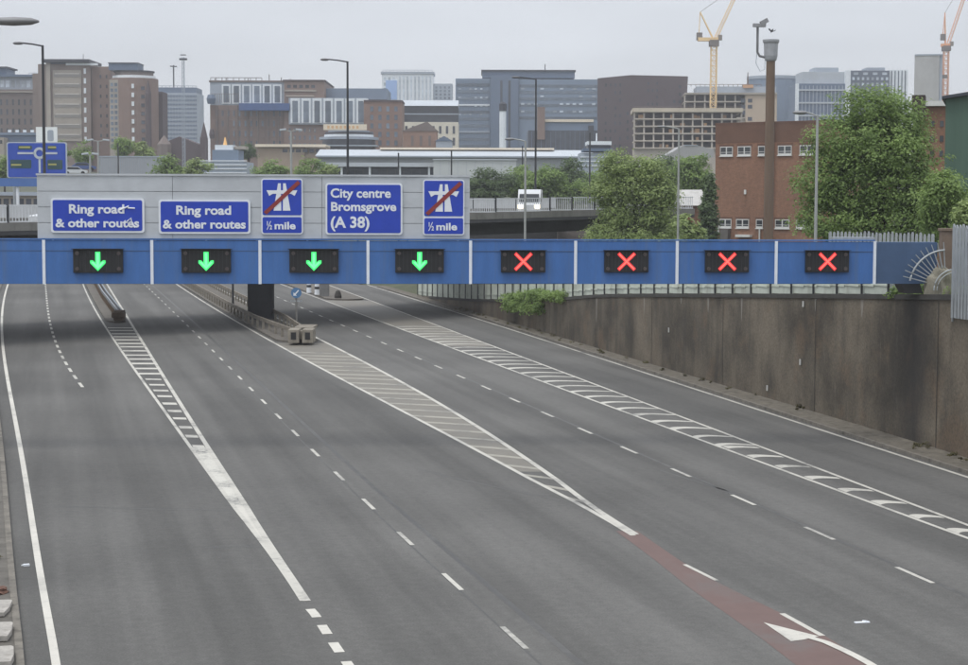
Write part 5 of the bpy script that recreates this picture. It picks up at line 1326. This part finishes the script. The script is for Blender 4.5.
for i in range(20):
    a0, a1 = 2 * pi * i / 20, 2 * pi * (i + 1) / 20; R1, R2 = 5.9 * k, 3.4 * k; cx_, cz_ = X(40.3), Zl(155)
    m.pxz([(cx_ + R1 * cos(a0), cz_ + R1 * sin(a0)), (cx_ + R1 * cos(a1), cz_ + R1 * sin(a1)), (cx_ + R2 * cos(a1), cz_ + R2 * sin(a1)), (cx_ + R2 * cos(a0), cz_ + R2 * sin(a0))], -.07, -.032)
m.box(X(18.5), X(35.2), -.07, -.032, Zl(156), Zl(154)); m.box(X(45.3), X(58), -.07, -.032, Zl(156), Zl(154)); m.box(X(39.3), X(41.4), -.07, -.032, Zl(174.5), Zl(160.3)); m.build('roundabout_diagram', SW, r)
m = MB()
for a, c, y in ((12, 22, 166.5), (20, 31, 149), (49, 57, 149), (49, 57, 166)): m.box(X(a), X(c), -.06, -.0505, Zl(y + .9), Zl(y - .7))
m.build('route_panel', SY, r)
for px in (14, 60): MB().tube([(X(px), .3, 0), (X(px), .3, Zl(146))], .16, 8).build('post', STEEL, r)
p = at(10, 203, 190); k = 190 / 1800; r = thing('blue_sign_gantry', 'plain blue gantry beam in front of the roundabout sign at the left edge', 'gantry', (p.x, 190, 4)); zl = lambda py: 9.3 + (203 - py) * k - 4
MB().box(-6, (40 - 10) * k, 0, .7, zl(188), zl(179.8)).build('beam', M('beam_blue_pale', (.075, .16, .40), .6, .1, .5), r)
for px in (-30, 17): MB().box((px - 10) * k - .13, (px - 10) * k + .13, .2, .5, 0, zl(187.8)).build('leg', WHITE, r)

# ------------------------------------------------------------------ lamps
def lamp(label, px, pyt, Y, base, arm, colr, r0=.11, head=.75, group='street lamps', rise=.15):
    p = at(px, pyt, Y); h = p.z - base; rt = thing('street_lamp', label, 'street lamp', (p.x, p.y, base), 0, group); k = Y / 1800; ax = arm * k
    MB().tube([(0, 0, 0), (0, 0, 1.2), (0, 0, 1.25), (0, 0, h)], [r0 * 1.5, r0 * 1.5, r0, r0 * .75], 10).build('pole', colr, rt)
    MB().tube([(0, 0, h - .05), (ax * .5, 0, h + rise * .5), (ax, 0, h + rise)], r0 * .5, 7).build('arm', colr, rt)
    s = 1 if arm > 0 else -1; mb = MB(); mb.lathe([(.02, -head * .5), (.16, -head * .3), (.19, 0), (.15, head * .35), (.05, head * .5)], 10)
    hd = mb.build('lamp_head', M('lamp_head_grey', (.22, .22, .225), .5, .15, 2) if colr is not STEELD else M('lamp_head_dark', (.13, .13, .135), .5, .15, 2), rt, True); hd.rotation_euler = (0, radians(90) * s, 0); hd.scale = (.55, 1, 1); hd.location = (ax + s * head * .35, 0, h + rise - .02)
    return rt
lamp('black lamp post with a left arm, in front of the brown hospital tower', 42.6, 45.5, 121, 7.9, -20, STEELD)
lamp('black lamp post with a left arm, rising above the City centre sign', 347.5, 61.5, 143, 8.3, -19, STEELD)
lamp('black lamp post with a left arm, in front of the blue grey office', 536, 79, 160, 8.6, -17, STEELD, .10)
# a pale head on the same post line
lamp('grey lamp post with a left arm, standing right of the grey sign board', 525.5, 141, 140, .0, -12, M('lamp_pole_grey', (.33, .34, .33), .5, .12, 2), .105, .8)
lamp('grey lamp post with a left arm, between the pale tree and brick building', 679, 128.5, 150, 3.5, -13, M('lamp_pole_grey', (.33, .34, .33), .5, .12, 2), .105, .9)
lamp('grey lamp post in front of the big tree beside the brick building', 817.5, 115.5, 90, 4.9, -12, M('lamp_pole_grey', (.33, .34, .33), .5, .12, 2), .085, .75)
lamp('near street lamp whose grey head leans in at the top left corner', -62, 27, 42, .14, 58, STEEL, .13, 1.15)
def twin(label, px, pyt, Y, sp):
    p = at(px, pyt, Y); base = hill(Y); h = p.z - base; k = Y / 1800; rt = thing('twin_lamp', label, 'street lamp', (p.x, p.y, base), 0, 'twin arm street lamps')
    c = M('lamp_pole_grey', (.33, .34, .33), .5, .12, 2); MB().tube([(0, 0, 0), (0, 0, h)], [.22, .15], 8).build('pole', c, rt)
    MB().tube([(-sp * k, 0, h + .15), (0, 0, h - .1), (sp * k, 0, h + .15)], .08, 6).build('arm', c, rt)
    for s in (-1, 1): MB().obox((s * sp * k, 0, h + .18), (6.5 * k, .5, .3), 0, s * .12).build('lamp_head', ROOFL, rt, bevel=.06)
twin('twin armed street lamp in front of the brown refurbished block', 291, 131, 290, 8); twin('twin armed street lamp in front of the brown hospital tower, the larger one', 98, 141, 330, 8); twin('twin armed street lamp close left of the grey hoarding, the smaller one', 90, 155, 300, 5)
for px, t, Y, lab in ((522.5, 146, 300, 'thin black pole close left of the grey lamp post by the board'), (398.5, 153, 240, 'thin black pole in front of the depot canopy, left one'), (451.5, 151, 240, 'thin black pole in front of the plain white unit'), (118, 143, 300, 'thin black pole in front of the corrugated hoarding'), (590, 133, 250, 'thin dark pole left of the pale tree')):
    p = at(px, t, Y); z0 = hill(Y); o = MB().tube([(0, 0, 0), (0, 0, p.z - z0)], [.14, .10], 7).build('slim_pole', STEELD); o.location = (p.x, Y, z0); tag(o, lab, 'pole', 'slim poles')

# ------------------------------------------------------------------ vehicles on the flyover and behind
def vehicle(name, label, cat, loc, rz, colr, prof, glassprof, w, wheels, lights=False, cab=None, group=None):
    r = thing(name, label, cat, loc, rz, group)       # local +x is forward
    MB()._prism([(x, -w / 2, z) for x, z in prof], [(x, w / 2, z) for x, z in prof]).build('body', colr, r, bevel=.05)
    for g in glassprof:
        MB()._prism([(x, -w / 2 - .012, z) for x, z in g], [(x, w / 2 + .012, z) for x, z in g]).build('side_window', M('car_glass', (.03, .035, .04), .1, .1, 1), r)
    for x in wheels:
        for s in (-1, 1):
            o = MB().tube([(0, -.1, 0), (0, .1, 0)], .33, 14).build('wheel', BLACK, r); o.location = (x, s * (w / 2 - .07), .33)
    return r
car_prof = [(-2.1, .3), (2.1, .3), (2.15, .75), (1.2, .92), (.55, 1.42), (-1.2, 1.45), (-1.9, .98), (-2.15, .85)]
car_glass = [[(-1.65, .95), (1.05, .93), (.5, 1.36), (-1.15, 1.38)]]
van_prof = [(-2.6, .35), (2.6, .35), (2.65, .95), (2.1, 1.15), (1.55, 2.05), (1.2, 2.3), (-2.6, 2.3)]
van_glass = [[(.75, 1.2), (1.95, 1.2), (1.5, 1.95), (.75, 1.95)]]
CW = M('car_white', (.62, .64, .66), .3, .06, 1); CB = M('car_blue', (.06, .10, .26), .3, .1, 1); CS = M('car_silver', (.36, .37, .38), .3, .1, 1)
HEAD = emit('headlight_lamp', (1.0, .84, .58), 6.0)
def on_bridge(px, lane):
    best = min(range(len(BL)), key=lambda i: abs(484 + 1800 * BL[i].x / BL[i].y - px)); t = (BL[best + 1] - BL[best]).normalized()
    n = Vector((t.y, -t.x, 0)); p = BL[best] + n * lane; return Vector((p.x, p.y, bz(BL[best]) - .055)), atan2(t.y, t.x)
p, a = on_bridge(507, 4.0)
v = vehicle('white_van', 'white van with lit headlights driving along the flyover', 'van', p, radians(-94), CW, van_prof, van_glass, 2.0, (-1.6, 1.65))
MB()._prism([(1.72, -.85, 1.9), (2.10, -.88, 1.22), (2.16, -.88, 1.22), (1.80, -.85, 1.9)], [(1.72, .85, 1.9), (2.10, .88, 1.22), (2.16, .88, 1.22), (1.80, .85, 1.9)]).build('windscreen', M('car_glass', (.03, .035, .04), .1, .1, 1), v)
for s in (-1, 1): MB().obox((2.66, s * .74, .80), (.06, .42, .32)).build('headlight', HEAD, v)
p, a = on_bridge(30, 1.6); vehicle('white_car', 'white car on the flyover at the left edge beside the sign board', 'car', p, a + pi, CW, car_prof, car_glass, 1.75, (-1.3, 1.35))
for px, py, Y, c, lab in ((84, 167, 320, CB, 'blue parked car in front of the grey hoarding, left of the smaller twin lamp'), (75, 171, 315, CW, 'white parked car beside the blue one near the hoarding')):
    p = at(px, py, Y); vehicle('parked_car', lab, 'car', (p.x, Y, p.z - .7), .2, c, car_prof, car_glass, 1.75, (-1.3, 1.35), group='cars parked by the hoarding')

b = Bld('roadside_shed', 'low grey roadside building behind the left end of the flyover', 'building', 10, 236, 0, base=3)
b.box('wall', -60, 44, 197, None, 0, 8, FSTONE); b.box('roof', -61, 45, 193.5, 197.1, -.5, 8.5, FGREY); b.wins('window', -20, 40, 199, 207, 8, 1, .7, .7, WGD, 0)
# ------------------------------------------------------------------ trees and plants
def leaves(name, mat, lobes, n, size, parent, seed, clump=.9, per=26, hang=0.0):
    """lobes: list of (x, y, z, rx, ry, rz); leaf-sized faces gathered in clumps through the crown"""
    g = np.random.default_rng(seed); vol = np.array([l[3] * l[4] * l[5] for l in lobes]) ** .7; vol /= vol.sum()
    nc = max(8, n // per); which = g.choice(len(lobes), nc, p=vol); L = np.array(lobes)[which]
    d = g.normal(size=(nc, 3)); d /= np.linalg.norm(d, axis=1)[:, None]
    rad = g.uniform(.35, 1.0, nc) ** .5 * np.where(g.uniform(size=nc) < .14, g.uniform(1.05, 1.38, nc), g.uniform(.86, 1.08, nc))
    cc = L[:, :3] + d * L[:, 3:6] * rad[:, None]
    cr = clump * g.uniform(.55, 1.35, nc)
    idx = np.repeat(np.arange(nc), per); m = len(idx)
    o = g.normal(size=(m, 3)); o /= np.linalg.norm(o, axis=1)[:, None]; o *= (g.uniform(0, 1, m) ** .5)[:, None]
    c = cc[idx] + o * cr[idx][:, None] * np.array([1.15, 1.15, .65])
    c[:, 2] -= hang * g.uniform(0, 1, m)
    # leaves turn their faces up and outwards, to the light
    nr = np.array([0, 0, .75]) + d[idx] * .55 + o * .35 + g.normal(size=(m, 3)) * .42; nr /= np.linalg.norm(nr, axis=1)[:, None]
    u = np.cross(nr, g.normal(size=(m, 3))); u /= np.linalg.norm(u, axis=1)[:, None]
    w = np.cross(nr, u)
    s = size * g.uniform(.6, 1.35, m)[:, None]
    P = np.stack([c - u * s, c - w * s * .5, c + u * s, c + w * s * .5], axis=1).reshape(-1, 3)
    me = bpy.data.meshes.new(name); me.vertices.add(len(P)); me.vertices.foreach_set('co', P.ravel().astype(np.float32))
    me.loops.add(m * 4); me.loops.foreach_set('vertex_index', np.arange(m * 4, dtype=np.int32))
    me.polygons.add(m); me.polygons.foreach_set('loop_start', np.arange(0, m * 4, 4, dtype=np.int32)); me.polygons.foreach_set('loop_total', np.full(m, 4, dtype=np.int32))
    me.update(calc_edges=True); me.validate(); me.materials.append(mat)
    return obj(name, me, parent)
def tree(name, label, px, Y, base, top_px, w_px, bot_px, mat, n, leaf, seed, lobes_n=9, group=None, cat='tree', clump=.9, wide=1.0, shape=None):
    k = Y / 1800; p = at(px, 203, Y); r = thing(name, label, cat, (p.x, Y, base), 0, group); rr = random.Random(seed)
    ht = 9.3 + (203 - top_px) * k - base; hb = max(.4, 9.3 + (203 - bot_px) * k - base); W = w_px * k / 2; hc = (ht + hb) / 2; H = (ht - hb) / 2
    lob = []
    for i in range(lobes_n):
        a = rr.uniform(0, 2 * pi); q = rr.uniform(.25, .72); zt = rr.uniform(-.75, .62); sq = sqrt(max(.15, 1 - zt * zt * .8))
        lob.append((cos(a) * q * W * sq, sin(a) * q * W * sq * .9, hc + zt * H * .85, W * rr.uniform(.30, .48), W * rr.uniform(.3, .45), H * rr.uniform(.22, .36)))
    lob.append((0, 0, hc, W * .55, W * .5, H * .7)); lob.append((rr.uniform(-.1, .1) * W, 0, ht - H * .28, W * .34, W * .3, H * .27))
    if shape: lob = [(a * W, b * W, hb + c * 2 * H, d * W, d * W * .9, e * 2 * H) for a, b, c, d, e in shape]
    leaves('crown', mat, lob, n, leaf, r, seed, clump)
    mb = MB(); tr = max(.09, min(.35, W * .07)); mb.tube([(0, 0, -.3), (.05 * tr, 0, hb + .2 * H), (.2, .1, hc + .4 * H)], [tr * 1.3, tr, tr * .35], 8)
    for l in lob[:7]: mb.tube([(0, 0, max(.3, hb * .8)), (l[0] * .5, l[1] * .5, (hb + l[2]) / 2), (l[0], l[1], l[2])], [tr * .6, tr * .35, tr * .12], 5)
    mb.build('trunk', BARK, r); return r
# the big tree on the right
tree('broadleaf_tree', 'big rounded green tree right of the brick building', 874, 105, 4.6, 85, 164, 252, LEAF_A, 76000, .105, 21, clump=.60,
     shape=[(-.05, 0, .86, .42, .14), (.25, .1, .78, .42, .16), (-.42, 0, .66, .42, .17), (.05, -.1, .62, .55, .2), (.40, 0, .58, .36, .17), (-.62, 0, .42, .40, .16), (-.1, .1, .38, .6, .2), (.34, -.1, .38, .46, .18), (.68, 0, .27, .36, .15), (-.5, 0, .2, .45, .13), (.15, 0, .18, .6, .15), (.7, 0, .14, .45, .13)])
tree('broadleaf_tree', 'bushy green tree crown filling the gap below the green shed', 946, 96, 4.8, 168, 74, 262, LEAF_A, 18000, .10, 27, 8, clump=.55)
tree('small_tree', 'pale green sapling beside the tall palisade at the right edge', 968, 84, 5, 198, 34, 250, LEAF_B, 3500, .11, 29, 5, clump=.45)
# pale loose tree in the middle
tree('broadleaf_tree', 'pale loose yellow green tree right of the flyover end', 634, 152, 3.2, 150, 98, 258, LEAF_B, 42000, .12, 31, clump=.68,
     shape=[(-.35, 0, .86, .38, .13), (.28, 0, .82, .42, .13), (-.55, 0, .62, .36, .15), (.05, 0, .66, .5, .17), (.55, 0, .6, .38, .15), (-.34, 0, .42, .38, .13), (.42, 0, .40, .40, .14), (-.6, 0, .2, .40, .13), (0, 0, .16, .6, .13), (.6, 0, .16, .42, .12)])
tree('shrub', 'pale rounded shrub between the pale tree and the ivy clad column', 686, 160, 3.6, 212, 42, 262, LEAF_B, 2600, .24, 33, 6, clump=.7, cat='shrub')
tree('conifer', 'dark upright evergreen left of the brick building', 709, 185, 3.6, 172, 19, 258, LEAF_C, 8000, .18, 35, clump=.5,
     shape=[(0, 0, .9, .4, .1), (.1, 0, .75, .6, .14), (-.1, 0, .55, .75, .16), (.1, 0, .35, .85, .18), (0, 0, .15, .9, .16)])
G1 = 'trees beyond the flyover'
i = 0
for px, Y, t, w, bt, mt, lab in (
    (488, 278, 168, 60, 214, LEAF_C, 'dark tree beyond the flyover, first right of the sign board'),
    (521, 285, 164, 60, 214, LEAF_A, 'mid green tree beyond the flyover, behind the white van'),
    (549, 280, 166, 56, 214, LEAF_A, 'mid green tree beyond the flyover, right of the white van'),
    (572, 290, 158, 58, 214, LEAF_C, 'taller dark tree beyond the flyover, below the control cabin'),
    (600, 276, 170, 60, 216, LEAF_A, 'green tree beyond the flyover, half hidden by the pale tree'),
    (664, 262, 152, 60, 215, LEAF_C, 'dark tree under the house roof, right of the pale tree'),
    (698, 255, 153, 52, 214, LEAF_A, 'green tree just left of the brick building, below the house roof')):
    i += 1; tree('broadleaf_tree', lab, px, Y, hill(Y) if px < 640 else 4, t, w, bt, mt, 11000, .2, 40 + i, 11, G1, clump=.95)
for px, Y, t, w, bt, mt, lab in (
    (60, 380, 141, 30, 172, LEAF_A, 'small green tree right of the roundabout sign'), (84, 390, 140, 26, 170, LEAF_A, 'small green tree behind the larger twin lamp'), (122, 400, 139, 30, 162, LEAF_A, 'small green tree behind the corrugated hoarding, left one'), (143, 400, 143, 24, 162, LEAF_B, 'small green tree behind the corrugated hoarding, right one'),
    (5, 330, 158, 24, 185, LEAF_A, 'small green tree left of the roundabout sign at the frame edge'), (171, 330, 157, 40, 186, LEAF_A, 'broad bush right of the corrugated hoarding, in front of the church'), (194, 330, 160, 34, 186, LEAF_B, 'paler bush between the mast foot and grey cabin'),
    (249, 440, 145, 18, 160, LEAF_C, 'small dark tree beside the cream pavilion'), (272, 320, 160, 36, 186, LEAF_A, 'green bush below the cream pavilion, left of the twin lamp foot'), (305, 320, 159, 40, 186, LEAF_A, 'green bush below the cream pavilion, right of the twin lamp foot'), (327, 325, 165, 26, 186, LEAF_B, 'pale green bush left of the depot canopy')):
    i += 1; tree('small_tree', lab, px, Y, hill(Y), t, w, bt, mt, 2600, .27, 60 + i, 8, 'bushes and small trees in the middle distance', clump=1.0)
# shrub hanging over the wall top, greenery at the bracket
c0, tt = wall_at(538, .1); r = thing('overhanging_shrub', 'green shrub spilling over the top of the retaining wall', 'shrub', (c0.x, c0.y, c0.z - .2))
lob = []; rs = random.Random(4)
for px in range(509, 568, 5):
    p, tt = wall_at(px, -.15); q = p - Vector((c0.x, c0.y, c0.z - .2)); e = 1 - abs(px - 536) / 46
    lob.append((q.x, q.y, q.z + .05 + .3 * e, .5, 1.1, .42 * (.6 + e * .6)))
    if px < 548: lob.append((q.x - .15, q.y - .25, q.z - .45 * e - .1, .45, .8, .40))
leaves('foliage', LEAF_A, lob, 8000, .10, r, 71, .34)
mb = MB()
for px in (520, 536, 552):
    p, tt = wall_at(px, .25); q = p - Vector((c0.x, c0.y, c0.z - .2)); mb.tube([(q.x, q.y, q.z - .2), (q.x - .1, q.y, q.z + .35)], [.05, .03], 5)
mb.build('stem', BARK, r)
p, tt = wall_at(893, .75); r = thing('ivy_clump', 'ivy clump growing on the wall top below the gantry end panel', 'plant', (p.x, p.y, p.z)); leaves('foliage', LEAF_A, [(0, 0, .25, .55, .4, .35), (.4, .2, .3, .4, .3, .3), (-.6, 0, .15, .4, .3, .25)], 900, .10, r, 72, .25)
MB().tube([(0, 0, -.05), (.1, .1, .3)], [.03, .02], 5).build('stem', BARK, r)
p, tt = wall_at(935, 1.4); r = thing('bramble_clump', 'low bramble clump around the rubble mound and brick pier', 'plant', (p.x, p.y, p.z - .2)); leaves('foliage', LEAF_B, [(-.3, 0, .3, .6, .5, .4), (.4, .2, .4, .5, .4, .4)], 700, .10, r, 73, .3)
MB().tube([(0, 0, -.05), (.1, .1, .4)], [.03, .02], 5).build('stem', BARK, r)

rs = random.Random(8); lob = []
for k in range(70):
    i = rs.randrange(12, len(WF) - 14); q = WF[i]; o = rs.uniform(-.75, -.12); lob.append((q.x + o, q.y + rs.uniform(-1, 1), .2, rs.uniform(.08, .25), rs.uniform(.1, .5), rs.uniform(.04, .13)))
for k in range(26):
    q = KERB_L[rs.randrange(len(KERB_L))]; lob.append((q.x - rs.uniform(.25, 1.4), q.y + rs.uniform(-1, 1), .17, rs.uniform(.06, .18), rs.uniform(.08, .3), rs.uniform(.03, .08)))
tag(leaves('weeds', leaf_mat('dry_weed', (.07, .06, .03), (.16, .15, .07)), lob, 3600, .045, None, 90, .12), kind='stuff')
# ------------------------------------------------------------------ damp air over the city
HAZE = True
if HAZE:
    h = MB().box(-1300, 1300, -160, 1500, -3.0, 150).build('haze', None)
    h['kind'] = 'stuff'
    m = bpy.data.materials.new('haze'); m.use_nodes = True; n = m.node_tree.nodes
    n.remove(n['Principled BSDF']); v = n.new('ShaderNodeVolumePrincipled')
    v.inputs['Color'].default_value = (.93, .95, 1, 1); v.inputs['Density'].default_value = 0.0003; v.inputs['Anisotropy'].default_value = 0.2
    m.node_tree.links.new(v.outputs[0], n['Material Output'].inputs['Volume']); h.data.materials.append(m)
